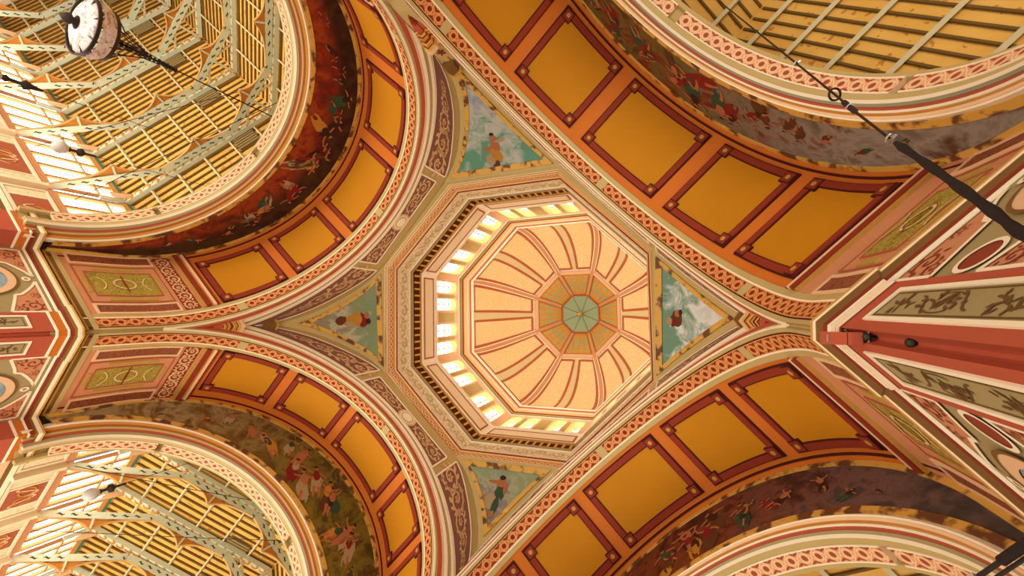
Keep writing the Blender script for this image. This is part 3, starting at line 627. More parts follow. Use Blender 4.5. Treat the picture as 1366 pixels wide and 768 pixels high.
        mb = MB(); mb.blob(OS, (cx, cz), .80, .80, 0, .02, 'blue', 40); mb.build('disc', t); mb = MB()
        mb.strip(OS, [(cx + .92 * cos(a_), cz + .92 * sin(a_)) for a_ in lin_s(0, 2 * pi, 48)], [.24] * 49, .04, 'peach'); mb.strip(OS, [(cx + 1.07 * cos(a_), cz + 1.07 * sin(a_)) for a_ in lin_s(0, 2 * pi, 48)], [.07] * 49, .05, 'brown'); mb.build('ring', t)
        for kx, kz, wd in ((-1, 1, 'upper'), (1, 1, 'far upper'), (-1, -1, 'lower'), (1, -1, 'far lower')):
            ex = (cx - PD - .06) if kx < 0 else (FE[s] - .2 - cx); X = lambda x: cx + kx * x; Z = lambda z: cz + kz * z
            cq = [(ex, 1.55), (.12, 1.55)] + [(1.0 + .95 * cos(a_), .62 + .95 * sin(a_)) if False else (.12 + (ex - .12) * f, 1.55 - (1.0) * (f ** 1.0) * (.35 + .65 * f) ) for f in lin_s(.05, 1, 10)]
            outl = [(ex, 1.55), (.15, 1.55), (.45, 1.40), (.75, 1.18), (.98, .98), (1.02, .80), (1.25, .74), (ex, .50)]
            t = thing('spandrel_ornament', OS(X(ex * .7), Z(1.3)), f'{wd} scrolled spandrel beside the {nm} pier medallion under the {w} arch', 'wall panel', 'scrolled spandrels around the medallions')
            mb = MB(); cxm = (ex * .8, 1.25); pts = outl
            for p, q in zip(pts, pts[1:] + pts[:1]): mb.quad([OS(X(cxm[0]), Z(cxm[1]), .015), OS(X(p[0]), Z(p[1]), .015), OS(X(q[0]), Z(q[1]), .015)], 'pink')
            mb.build('field', t); mb = MB(); lp = outl + [outl[0]]
            for p, q in zip(lp, lp[1:]): mb.strip(lambda u, v, o: OS(X(u), Z(v), o), [p, q], [.09, .09], .035, 'cream_lt')
            mb.build('border', t); mb = MB()
            for (qx, qz, r_) in ((ex * .82, 1.18, .26), (ex * .5, 1.38, .13), (ex * .9, .8, .16)):
                Q2 = lambda u, v, o: OS(X(qx + u), Z(qz + v), o); mb.strip(Q2, [(r_ * (1 - f) * cos(9 * f), r_ * (1 - f) * sin(9 * f)) for f in lin_s(0, .95, 26)], [r_ * .2] * 27, .025, 'red_scroll')
                for j in range(7): mb.blob(Q2, (r_ * 1.1 * cos(j * .9), r_ * 1.1 * sin(j * .9)), r_ * .28, r_ * .12, j * .9 + .8, .025, 'red_scroll', 7, .2)
            mb.build('scrollwork', t)
        for (x, z, r_, wd) in ((cx, cz + 1.33, .10, 'tiny tan oval above'), (PD + .40, cz - .1, .30, 'small scrolled roundel beside')):
            t = thing('roundel', OS(x, z), f'{wd} the {nm} pier medallion under the {w} arch', 'roundel', 'small roundels on the piers'); mb = MB()
            mb.blob(OS, (x, z), r_, r_, 0, .015, 'pink' if r_ < .2 else 'red_scroll', 20); mb.build('disc', t); mb = MB(); mb.strip(OS, [(x + r_ * cos(a_), z + r_ * sin(a_)) for a_ in lin_s(0, 2 * pi, 24)], [.07] * 25, .03, 'cream_lt'); mb.build('ring', t)

# ------------------------------------------------------------------ lunettes with murals, and the inner opening rings
ZE = 9.7 + ZC
INN = {'UR': (7.95, 7.5), 'LR': (7.95, 7.45), 'LL': (7.72, 6.98), 'UL': (7.72, 6.95)}
PAL = {'UL': ['robe_red', 'robe_red', 'robe_green', 'robe_brown', 'hair', 'robe_white', 'robe_gold'], 'LL': ['robe_red', 'robe_gold', 'robe_white', 'robe_brown', 'skin', 'robe_green'],
       'UR': ['robe_red', 'robe_brown', 'robe_brown', 'robe_green', 'hair'], 'LR': ['robe_brown', 'robe_gold', 'hair', 'robe_red', 'robe_green']}
MLAB = {'UL': 'crescent mural of red robed figures on dark ground beneath the upper left arch', 'LL': 'crescent mural of clouds and seated figures beneath the lower left arch',
        'UR': 'crescent mural of brown drapery and grey smoke beneath the upper right arch', 'LR': 'crescent mural of dark figures and mauve cloud beneath the lower right arch'}
for s in ORDER:
    w = WORDS[s]; fe = FE[s]; Lv = ZS - (9.75 + ZC); Lt = 2 * Lv + pi * R
    def outer(t):
        q = t * Lt - Lv
        if q < 0: return (R, ZS + q)
        if q > pi * R: return (-R, ZS - (q - pi * R))
        return (R * cos(q / R), ZS + R * sin(q / R))
    def inner(t): f = rad(2) + t * (pi - rad(4)); return (8.3 * cos(f), ZE + 7.5 * sin(f))
    def LF(t, k, o=0.0):
        a, b = inner(t), outer(t); return W(s, A + fe - o, a[0] + (b[0] - a[0]) * k, a[1] + (b[1] - a[1]) * k)
    T = lin_s(0, 1, 80)
    def width(t): a, b = inner(t), outer(t); return max(.15, math.hypot(a[0] - b[0], a[1] - b[1]))
    mb = MB(); mb.grid(lambda t, k: LF(t, k, -.02), T, [0, 1], 'brown'); struct(mb.build('wall_' + w.replace(' ', '_') + '_lunette'))
    t0 = thing('lunette_mural', LF(.5, .5), MLAB[s], 'mural', 'crescent murals beneath the arches')
    MFm = lambda t, k, o=0.0: LF(t, min(.22 / width(t), .4) + k * max(.05, 1 - 2 * min(.22 / width(t), .4)), o)
    mb = MB(); mb.slab(MFm, T, [0, .33, .66, 1], -.02, .02, 'mural_' + s); mb.build('painted_field', t0)
    FI = lambda x, y, o: MFm(.5 + x / 27.0, y / 3.1, o)
    for x in lin_s(-9.2, 9.2, 13):
        k = 1 - abs(x) / 13
        for _ in range(2 if abs(x) < 6 else 1):
            mb = MB(); figure(mb, FI, (x + random.uniform(-.5, .5), random.uniform(.8, 2.1)), random.uniform(1.0, 1.5) * k, random.uniform(.5, 2.6), .035, PAL[s]); mb.build('painted_figure', t0)
    mb = MB()
    for k0 in (0, 1):
        EP = lambda t, k, o=0.0: LF(t, (k * min(.22 / width(t), .4)) if k0 == 0 else 1 - k * min(.22 / width(t), .4), o)
        mb.slab(EP, T, [0, 1], -.02, .07, 'gilt')
    mb.build('frame', t0)
    # opening ring
    ia, ib = INN[s]
    def RG(f, q, o=0.0):
        k = min(1, q); a = 8.3 + (ia - 8.3) * k; b = 7.5 + (ib - 7.5) * k; d = fe + .5 * k + max(0, q - 1)
        z = ZE + (b - o) * sin(f); return W(s, A + d - (o * .6 if q < 1 else 0), (a - o) * cos(f), z)
    T2 = lin_s(rad(-6), pi + rad(6), 84); mb = MB()
    rc = ('cream_lt', 'ochre', 'ochre_dk', 'olive', 'red', 'olive_dark', 'cream') if s in ('UL', 'LL') else ('cream_lt', 'peach', 'ochre', 'cream', 'red', 'grey_olive' if s == 'UR' else 'olive_dark', 'cream')
    for a, b, o, m in ((-.02, .08, .12, rc[0]), (.08, .22, .14, rc[1]), (.22, .38, .08, rc[2]), (.38, .50, .12, rc[3]), (.50, .70, .05, rc[4]), (.70, .86, .08, rc[5]), (.86, 1.0, .07, rc[6]), (1.0, 1.22, .05, 'olive'), (1.78, 1.95, .05, 'olive')):
        mb.slab(RG, T2, [a, b], -.15, o, m)
    mb.grid(lambda f, q: RG(f, q, -.1), T2, [0, 1.95], 'olive'); struct(mb.build('trim_' + w.replace(' ', '_') + '_inner_arch'))
    t = thing('guilloche_lining', RG(pi / 2, 1.5), f'pale red guilloche band lining the inner opening beneath the {w} mural', 'ornamental border', 'guilloche bands of the inner openings')
    for a, b in ((2, 33), (35, 98), (101, 145), (147, 178)):
        mb = MB()
        L = rad(b - a) * 7.6; k = round(L / .5); mb.slab(RG, lin_s(rad(a), rad(b), 24), [1.24, 1.76], -.1, .07, 'lattice_pale', lambda f, q, a=a, b=b, k=k: ((f - rad(a)) / rad(b - a) * k, (q - 1.24) / .52))
        for e in (1.22, 1.74): mb.slab(RG, lin_s(rad(a), rad(b), 24), [e, e + .04], -.1, .09, 'cream_lt')
        mb.build('guilloche_segment', t)
    # back of the opening: the nave end wall above and beside the ring
    mb = MB(); dE = fe + 1.95
    for f0, f1 in zip(T2, T2[1:]):
        p = [RG(f, 1.95, .02) for f in (f0, f1)]; q = [W(s, A + dE - .5, 14 * cos(f), ZE + 13 * sin(f)) for f in (f0, f1)]; mb.quad([p[0], p[1], q[1], q[0]], 'olive')
    struct(mb.build('wall_' + w.replace(' ', '_') + '_nave_end'))

# ------------------------------------------------------------------ the four naves: walls, clerestory, roof, trusses
NAVE = {'UL': dict(d0=11.9, sp=5.4, n=5, dz=0.0, pur=(1.55, 3.2, 4.85, 6.5, 8.1)), 'LL': dict(d0=10.0, sp=3.9, n=6, dz=.45, pur=(1.55, 3.2, 4.85, 6.5, 8.1)),
        'UR': dict(d0=15.6, sp=5.4, n=2, dz=0.0, pur=(.9, 2.55, 4.22, 5.95, 7.7)), 'LR': dict(d0=14.5, sp=5.4, n=2, dz=0.0, pur=(.9, 2.55, 4.22, 5.95, 7.7))}
HW = 9.5; RIDGE = 20.5; EAVE = 15.45
ORD = ['nearest', 'second', 'third', 'fourth', 'fifth', 'sixth']
nwin = 0
for s in ORDER:
    nv = NAVE[s]; w = WORDS[s]; fe = FE[s]; da = fe + 1.5; dz = nv['dz'] + ZC; db = nv['d0'] + nv['sp'] * nv['n']
    V = lambda d, h, z: W(s, A + d, h, z + dz)
    left = s in ('UL', 'LL'); vis_side = {'UL': -1, 'LL': 1}.get(s, 0)
    # roof boards with close-set rafters
    mb = MB(); kz = (RIDGE - EAVE) / HW
    for sg in (-1, 1):
        mb.grid(lambda d, h: V(d, sg * h, RIDGE - kz * h), lin_s(da - .6, db, 10), [0, HW + .3], 'board')
    d = da
    while d < db:
        for sg in (-1, 1): mb.bar(V(d, sg * .05, RIDGE - .08), V(d, sg * (HW + .1), EAVE - .14), .11 if left else .08, .09, 'rafter', W(s, 1, 0, 0) - W(s, 0, 0, 0))
        d += .54
    struct(mb.build('ceiling_' + w.replace(' ', '_') + '_nave_roof'))
    # purlins, each its own member
    for i, h in enumerate(nv['pur']):
        for sg in (-1, 1):
            mb = MB(); z = RIDGE - kz * h - .20; ww = .09 if left else .17; mb.bar(V(da, sg * h, z), V(db, sg * h, z), ww, .14, 'purlin')
            o = mb.build('purlin'); sd = {('UL', -1): 'window side', ('UL', 1): 'far side', ('LL', 1): 'window side', ('LL', -1): 'far side', ('UR', 1): 'lower slope', ('UR', -1): 'upper slope', ('LR', -1): 'upper slope', ('LR', 1): 'lower slope'}[(s, sg)]
            tag(o, f'pale purlin along the {w} nave roof, {["ridge", "second", "third", "fourth", "eaves"][i]} one on the {sd}', 'roof beam', f'purlins of the {w} nave roof')
    # louvred vent strip near the ridge
    if left:
        for i in range(nv['n'] + 1):
            dd = nv['d0'] - nv['sp'] * .35 + nv['sp'] * (i - 1 + .0)
            if dd < da: continue
            mb = MB(); h0, h1 = 1.75, 3.05; sg = vis_side
            mb.slab(lambda d, h, o=0.0: V(d, sg * h, RIDGE - kz * h - .19 - o), [dd + .6, dd + 2.6], [h0, h1], -.03, .0, 'rafter')
            for k in range(9): mb.bar(V(dd + .7 + k * .22, sg * h0, RIDGE - kz * h0 - .22), V(dd + .7 + k * .22, sg * h1, RIDGE - kz * h1 - .22), .06, .05, 'olive_dark')
            tag(mb.build('roof_vent'), f'dark louvred vent under the {w} nave ridge, {ORD[min(i, 5)]} from the arch', 'vent', f'louvred vents of the {w} nave')
    # walls
    for sg in (-1, 1):
        mb = MB(); mb.grid(lambda d, z: V(d, sg * (HW + .06), z), [da - 1.4, db], [-ZC - nv['dz'], 8.6], 'peach'); mb.grid(lambda d, z: V(d, sg * (HW + .05), z), [da - 1.4, db], [8.6, 11.75], 'cream')
        if sg != vis_side: mb.grid(lambda d, z: V(d, sg * (HW + .05), z), [da - 1.4, db], [11.75, EAVE + .2], 'cream')
        for z0, z1, o, m in ((9.62, 9.80, .10, 'cream_lt'), (9.42, 9.62, .04, 'brown'), (8.9, 9.42, .05, 'peach'), (8.7, 8.9, .1, 'maroon'), (11.68, 11.82, .1, 'pink'), (EAVE - .28, EAVE - .02, .10, 'teal'), (EAVE - .05, EAVE + .12, .14, 'mullion'), (EAVE - .42, EAVE - .28, .12, 'mullion')):
            mb.slab(lambda d, z, o_=0.0: V(d, sg * (HW + .05 - o_), z), [da - 1.2, db], [z0, z1], 0, o, m)
        struct(mb.build(f'wall_{w.replace(" ", "_")}_nave_{"a" if sg < 0 else "b"}'.replace('_a', '_first').replace('_b', '_second')))
        if sg != vis_side: continue
        WS = lambda d, z, o=0.0: V(d, sg * (HW + .05 - o), z)
        for i in range(-1, nv['n']):
            dA = nv['d0'] + nv['sp'] * i; dB = dA + nv['sp']; a, b = max(da - .9, dA + .28), dB - .28
            if b - a < .6: continue
            nwin += 1; fr = MB(); L = b - a; nl = 4
            rect_frame(fr, WS, a, b, 11.82, 15.03, .14, -.1, .10, 'mullion', 1, 1)
            for k in range(1, nl):
                x = a + L * k / nl; fr.slab(WS, [x - .11, x - .05], [11.9, 15.0], -.08, .05, 'mullion'); fr.slab(WS, [x + .05, x + .11], [11.9, 15.0], -.08, .05, 'mullion'); fr.slab(WS, [x - .05, x + .05], [11.9, 15.0], -.08, .0, 'cream_lt')
            fr.slab(WS, [a, b], [14.02, 14.12], -.06, .07, 'mullion')
            fo = struct(fr.build(f'window_{nwin}')); gl = MB(); gl.slab(WS, [a, b], [11.85, 15.02], -.16, -.14, 'glass'); gl.build('pane', fo)
            # frieze panel below the window
            j = i + 1; t = thing('painted_frieze', WS((a + b) / 2, 10.7), f'brown scroll panel in cream frame below the {w} nave windows, {ORD[min(j, 5)]} from the arch', 'wall panel', f'frieze panels below the {w} nave windows')
            mb = MB(); mb.slab(WS, [a + .9, b - .9], [10.0, 11.45], 0, .03, 'pink_dk'); mb.build('field', t)
            mb = MB(); rect_frame(mb, WS, a + .05, b - .05, 9.86, 11.62, .12, 0, .08, 'cream', 1, 1); rect_frame(mb, WS, a + .8, b - .8, 9.95, 11.52, .08, 0, .06, 'cream_lt', 1, 1); mb.build('frame', t)
            for x0 in (a + .2, b - .75): mb = MB(); mb.slab(WS, [x0, x0 + .55], [10.0, 11.45], 0, .03, 'foliage_frieze'); mb.build('side_panel', t)
            mb = MB(); cx = (a + b) / 2
            for q in (-1, 1):
                mb.strip(WS, [(cx + q * (.9 * f - .05), 10.75 + .42 * sin(f * 2 * pi)) for f in lin_s(0, 1, 20)], [.12 * (1 - .5 * f) for f in lin_s(0, 1, 20)], .05, 'peach')
                mb.strip(WS, [(cx + q * (.35 + .3 * cos(a_)), 10.75 + .3 * sin(a_)) for a_ in lin_s(0, 5.5, 18)], [.07] * 19, .055, 'ochre')
            mb.build('scrollwork', t)
    # trusses
    for i in range(nv['n']):
        d = nv['d0'] + nv['sp'] * i; t = thing('roof_truss', V(d, 0, 18.4), f'pale green pierced roof truss of the {w} nave, {ORD[i]} from the crossing arch', 'roof truss', f'roof trusses of the {w} nave')
        P2 = lambda h, z, o=0.0: V(d + o, h, z); axis = (W(s, 1, 0, 0) - W(s, 0, 0, 0))
        J = [(9.35, 11.75), (6.6, 16.1), (2.4, 18.45), (-2.4, 18.45), (-6.6, 16.1), (-9.35, 11.75)]
        for (h0, z0), (h1, z1) in zip(J, J[1:]):
            mb = MB(); mb.bar(P2(h0, z0), P2(h1, z1), .16, .40, 'truss', axis.cross(P2(h1, z1) - P2(h0, z0)))
            L = math.hypot(h1 - h0, z1 - z0); n = int(L / .55); ux, uz = (h1 - h0) / L, (z1 - z0) / L
            o_ = mb.build('chord', t); mb = MB()
            for side_ in (-1, 1):
                for k in range(n):
                    f = (k + .5) / n
                    if abs(f - .5) < .06 or f < .12 or f > .88: continue
                    c = (h0 + (h1 - h0) * f, z0 + (z1 - z0) * f); FF = lambda u, v, o, c=c: P2(c[0] + ux * u - uz * v, c[1] + uz * u + ux * v, side_ * o)
                    mb.strip(FF, [(-.17, .0), (-.08, -.05), (.08, .05), (.17, 0)], [.03, .09, .09, .03], .085, 'slot')
                    un = [P2(c[0] + ux * u - uz * v + 0, c[1] + uz * u + ux * v, v2) for u, v, v2 in ((-.17, 0, 0), (.17, 0, 0), (0, 0, 0))]
            FU = lambda u, v, o, c=None: None
            sgn = 1
            for k in range(n):              # pierced slots on the underside, seen from the floor
                f = (k + .5) / n
                if abs(f - .5) < .06 or f < .1 or f > .9: continue
                c = (h0 + (h1 - h0) * f, z0 + (z1 - z0) * f); nx, nz = uz, -ux
                if nz > 0: nx, nz = -nx, -nz
                UF = lambda u, v, o: P2(c[0] + ux * u + nx * (.2 + o), c[1] + uz * u + nz * (.2 + o), v)
                mb.strip(UF, [(-.18, 0), (-.06, .02), (.06, -.02), (.18, 0)], [.02, .07, .07, .02], .006, 'slot')
            mb.build('piercing', o_)
            # curved brackets with a cusp hanging under each span
            cf = .45; cu = (h0 + (h1 - h0) * cf, z0 + (z1 - z0) * cf); nx, nz = uz, -ux
            if nz > 0: nx, nz = -nx, -nz
            if abs(h0) < 9 and abs(h1) < 9 or True:
                mb = MB(); dep = .85; tip = (cu[0] + nx * dep, cu[1] + nz * dep); mb.bar(P2(*cu), P2(*tip), .1, .14, 'truss', axis)
                for e in ((h0, z0), (h1, z1)):
                    pts = []
                    for f in lin_s(0, 1, 10):
                        b_ = (e[0] + (cu[0] - e[0]) * f, e[1] + (cu[1] - e[1]) * f); k = .2 + (dep - .2) * f ** 4; pts.append(P2(b_[0] + nx * k, b_[1] + nz * k))
                    for p, q in zip(pts, pts[1:]): mb.bar(p, q, .14, .05, 'bracket', axis.cross(q - p))
                    for p, q, f in zip(pts, pts[1:], lin_s(0, .9, 9)):
                        ba = P2(e[0] + (cu[0] - e[0]) * f, e[1] + (cu[1] - e[1]) * f); bb = P2(e[0] + (cu[0] - e[0]) * (f + .1), e[1] + (cu[1] - e[1]) * (f + .1)); mb.quad([p, q, bb, ba], 'truss_gold')
                mb.build('bracket', t)
        for sg in (-1, 1):                       # principal rafter with running wave ornament
            a_, b_ = (sg * (HW - .1), EAVE - .25), (sg * .05, RIDGE - .45); mb = MB(); mb.bar(P2(*a_), P2(*b_), .34, .30, 'truss', axis.cross(P2(*b_) - P2(*a_)))
            ob = mb.build('principal_rafter', t); mb = MB(); L = math.hypot(a_[0] - b_[0], a_[1] - b_[1]); ux, uz = (b_[0] - a_[0]) / L, (b_[1] - a_[1]) / L
            nx, nz = (uz, -ux) if -ux < 0 else (-uz, ux)
            for k in range(18):
                c = (a_[0] + ux * L * (k + .5) / 18, a_[1] + uz * L * (k + .5) / 18)
                UF = lambda u, v, o: P2(c[0] + ux * u + nx * (.15 + o), c[1] + uz * u + nz * (.15 + o), v)
                mb.strip(UF, [(.24 * cos(x) * (1 - .1 * x) - .02, .15 * sin(x) * (1 - .12 * x)) for x in lin_s(-1.2, 3.6, 10)], [.13, .15, .15, .14, .13, .12, .11, .09, .08, .06, .04], .008, 'truss_gold')
            mb.build('wave_ornament', ob)
        mb = MB(); mb.bar(P2(0, 18.5), P2(0, RIDGE - .3), .14, .14, 'truss', axis)
        for sg in (-1, 1): mb.bar(P2(sg * .2, 18.5), P2(sg * 1.9, 19.2), .1, .1, 'purlin', axis)
        mb.build('king_post', t)
        for h, z in J[1:-1]:
            mb = MB(); q = (W(s, 1, 0, 0) - W(s, 0, 0, 0))
            mb.lathe(P2(h, z - .21), [(.0, -.02), (.13, -.02), (.13, .03), (.08, .03)], 'slot', 12); mb.build('joint_bolt', t)
        for sg in (-1, 1):                       # wall post, capital and gusset at the eaves
            mb = MB(); mb.bar(P2(sg * (HW - .12), 13.9), P2(sg * (HW - .12), EAVE - .1), .20, .22, 'truss', axis); mb.build('wall_post', t); mb = MB(); mb.bar(P2(sg * (HW - .1), 11.7), P2(sg * (HW - .1), 9.8), .34, .26, 'cream', axis)
            mb.bar(P2(sg * (HW - .15), 12.0), P2(sg * (HW - .15), 11.6), .26, .20, 'cream', axis); mb.build('wall_bracket', t)
            mb = MB()
            for o_ in (0, .08): mb.quad([P2(sg * 8.75, 15.6, o_), P2(sg * 9.15, 15.3, o_), P2(sg * 9.2, 14.4, o_), P2(sg * 8.95, 14.2, o_)], 'peach')
            for e in ((8.75, 15.6, 9.15, 15.3), (8.95, 14.2, 8.75, 15.6)): mb.quad([P2(sg * e[0], e[1]), P2(sg * e[2], e[3]), P2(sg * e[2], e[3], .08), P2(sg * e[0], e[1], .08)], 'bracket')
            mb.build('gusset', t)
    # far end wall
    mb = MB(); mb.quad([V(db, -HW - .3, -ZC), V(db, HW + .3, -ZC), V(db, HW + .3, EAVE), V(db, 0, RIDGE + .1), V(db, -HW - .3, EAVE)], 'cream'); struct(mb.build('wall_' + w.replace(' ', '_') + '_far_end'))

# ------------------------------------------------------------------ octagonal drum and dome
OX, OY, OR_ = -.2205, .2529, -.0223
SIDEW = ['upper right', 'right', 'lower right', 'bottom', 'lower left', 'left', 'upper left', 'top']
def OV(k, Rr, z):
    a = OR_ + rad(-22.5 + 45 * k); return Vector((OX + Rr * cos(a), OY + Rr * sin(a), z + ZC))
def OS_(k):     # w in -1..1 across side k
    return lambda w, Rr, z: OV(k, Rr, z).lerp(OV(k + 1, Rr, z), (w + 1) / 2)
def band(mb, k, prof, mats):
    S = OS_(k)
    for (r0, z0), (r1, z1), m in zip(prof, prof[1:], mats): mb.grid(lambda w, j: S(w, r0 + (r1 - r0) * j, z0 + (z1 - z0) * j), [-1, 1], [0, 1], m)
DR = 9.36
mb = MB()
for k in range(8):
    band(mb, k, [(10.6, 24.1), (9.74, 24.0), (9.74, 24.12), (9.68, 24.16), (9.68, 24.30), (9.62, 24.34), (9.62, 24.84), (9.58, 24.9), (9.54, 24.98), (9.54, 25.1), (9.44, 25.14), (9.42, 26.55), (9.34, 26.6), (9.30, 26.78), (9.30, 26.95), (9.38, 27.0), (9.38, 27.14), (9.42, 27.16), (9.42, 27.95), (9.24, 27.97), (9.24, 28.1), (9.32, 28.14), (9.32, 28.25), (9.38, 28.28), (9.38, 30.2), (9.22, 30.2), (9.22, 30.3), (9.4, 30.32)],
         ['olive', 'cream_lt', 'gilt_plain', 'cream_lt', 'gilt_plain', 'peach', 'gilt_plain', 'gilt_bright', 'cream_lt', 'maroon', 'foliage_frieze', 'cream', 'grey_olive', 'gilt_plain', 'gilt_plain', 'black', 'black', 'maroon_dark', 'gilt_plain', 'cream_lt', 'cream', 'white', 'white', 'white', 'cream_lt', 'cream_lt', 'cream'])
    S = OS_(k)
struct(mb.build('trim_drum_cornice'))
for k in range(8):
    S = OS_(k); sw = SIDEW[k]
    # frieze foliage in low relief
    t = thing('drum_frieze', S(0, 9.4, 25.8), f'cream foliage frieze on the {sw} side of the drum below the dentils', 'frieze', 'cream foliage friezes of the drum')
    FZ = lambda w, z, o=0.0: S(w, 9.42 - o, z); mb = MB(); SF = lambda u, v, o: FZ(u / 3.58, 25.84 + v, o)
    for i in range(6):
        cx = -3.0 + i * 1.2; d = 1 if i % 2 else -1
        mb.strip(SF, [(cx + .42 * (1 - f) * cos(d * 8 * f), .42 * (1 - f) * sin(d * 8 * f)) for f in lin_s(0, .95, 24)], [.11 * (1 - .5 * f) for f in lin_s(0, 1, 24)], .07, 'olive')
        for j in range(7): mb.blob(SF, (cx + .5 * cos(j * .9), .5 * sin(j * .9)), .15, .06, j * .9 + .7, .06, 'cream_lt', 8, .2)
        mb.strip(SF, [(cx + .35, -.45 * d), (cx + .6, -.1), (cx + .85, .45 * d)], [.04, .08, .04], .06, 'olive')
    mb.build('leaf_scrolls', t)
    mb = MB(); mb.slab(lambda w, z, o=0.0: S(w, 9.62 - o, z), [-.98, .98], [24.38, 24.8], 0, .02, 'lattice_pale', lambda w, z: ((w + .98) * 9, (z - 24.38) / .42)); mb.build('guilloche', t)
    # dentils
    t = thing('dentil_course', S(0, 9.4, 27.6), f'row of gilt dentil blocks on dark red along the {sw} side of the drum', 'dentil course', 'dentil courses round the drum')
    for i in range(14):
        mb = MB(); w = -1 + (i + .5) * 2 / 14; ww = .27 / 14; mb.slab(lambda a, z, o=0.0: S(a, 9.42 - o, z), [w - ww, w + ww], [27.22, 27.95], 0, .06, 'gilt_bright', None, True); mb.build('dentil', t)
    # white apron panel
    t = thing('drum_apron', S(0, 9.35, 29.2), f'white apron with pink outlined panel under the {sw} dome windows', 'wall panel', 'white aprons under the dome windows')
    mb = MB(); mb.slab(lambda w, z, o=0.0: S(w, 9.38 - o, z), [-.9, .9], [28.6, 29.85], 0, .02, 'cream'); mb.build('field', t); mb = MB()
    rect_frame(mb, lambda w, z, o=0.0: S(w, 9.38 - o, z), -.92, .92, 28.5, 29.95, .12, 0, .05, 'terracotta', 1, 1, .03); mb.build('frame', t)
    # window wall with arched openings
    Rw = 9.36; half = Rw * sin(rad(22.5)); X = lambda x, z, o=0.0: S(x / half, Rw + o / cos(rad(22.5)), z)      # o outward
    wins = [-2.62, -1.12, 1.12, 2.62]; ww = .52; zb, zs_, zt = 30.5, 33.35, 34.35; th = .62; mb = MB()
    xs = [-half] + [x for c in wins for x in (c - ww, c + ww)] + [half]
    mb.grid(lambda x, z: X(x, z), [-half, half], [30.3, zb], 'cream')
    for i in range(0, len(xs), 2): mb.grid(lambda x, z: X(x, z), [xs[i], xs[i + 1]], [zb, zt], 'peach')
    for c in wins:
        arc = [(c - ww * cos(a_), zs_ + ww * 1.1 * sin(a_)) for a_ in lin_s(0, pi, 14)]
        for p, q in zip(arc, arc[1:]): mb.quad([X(p[0], p[1]), X(q[0], q[1]), X(q[0], zt), X(p[0], zt)], 'peach')
        out = [(c - ww, zb), (c - ww, zs_)] + arc[1:-1] + [(c + ww, zs_), (c + ww, zb), (c - ww, zb)]
        for p, q in zip(out, out[1:]): mb.quad([X(p[0], p[1]), X(q[0], q[1]), X(q[0], q[1], th), X(p[0], p[1], th)], 'reveal')
    struct(mb.build('wall_drum_' + sw.replace(' ', '_')))
    for c in wins:
        nwin += 1; mb = MB(); arc = [(c - ww * cos(a_), zs_ + ww * 1.1 * sin(a_)) for a_ in lin_s(0, pi, 14)]
        for e0, e1 in ((0, .10),):
            ao = [(c - (ww + .10) * cos(a_), zs_ + (ww + .10) * 1.1 * sin(a_)) for a_ in lin_s(0, pi, 14)]
            for p, q, p2, q2 in zip(arc, arc[1:], ao, ao[1:]): mb.quad([X(p[0], p[1], -.06), X(q[0], q[1], -.06), X(q2[0], q2[1], -.06), X(p2[0], p2[1], -.06)], 'cream_lt')
        for f in (0.0,): mb.slab(lambda x, z, o=0.0: X(x, z, -o + th - .1), [c - .03, c + .03], [zb, zs_ + ww], 0, .06, 'mullion')
        for z in (31.5, 32.45, 33.3): mb.slab(lambda x, z_, o=0.0: X(x, z_, -o + th - .1), [c - ww, c + ww], [z - .03, z + .03], 0, .06, 'mullion')
        fo = struct(mb.build(f'window_{nwin}')); mb = MB(); out = [(c - ww, zb), (c - ww, zs_)] + arc[1:-1] + [(c + ww, zs_), (c + ww, zb)]
        mb.quad([X(p[0], p[1], th - .04) for p in out], 'dome_glass'); mb.build('pane', fo)
    mb = MB()                                   # small olive panels between windows
    for x0, x1 in ((-.5, .5), (-1.98, -1.76), (1.76, 1.98)): mb.slab(lambda x, z, o=0.0: X(x, z, -o), [x0 * .8, x1 * .8] if abs(x0) < 1 else [x0, x1], [30.8, 33.4], 0, .05, 'olive')
    mb.slab(lambda x, z, o=0.0: X(x, z, -o), [-half * .95, half * .95], [34.38, 34.7], 0, .04, 'green'); struct(mb.build('trim_window_pier'))
    # eaves of the dome
    mb = MB(); band(mb, k, [(9.36, 34.3), (9.30, 34.36), (9.30, 34.75), (9.24, 34.8), (9.2, 35.0), (9.2, 35.2), (9.17, 35.25), (9.15, 35.7), (9.1, 35.75), (9.1, 36.1), (9.06, 36.15), (9.04, 36.35), (8.98, 36.4), (8.98, 36.75), (9.05, 36.95)],
                    ['cream', 'grey_olive', 'gilt_plain', 'maroon', 'gilt_bright', 'peach', 'peach', 'cream', 'peach', 'terracotta', 'terracotta', 'cream_lt', 'cream_lt', 'cream'])
    struct(mb.build('trim_dome_eaves'))
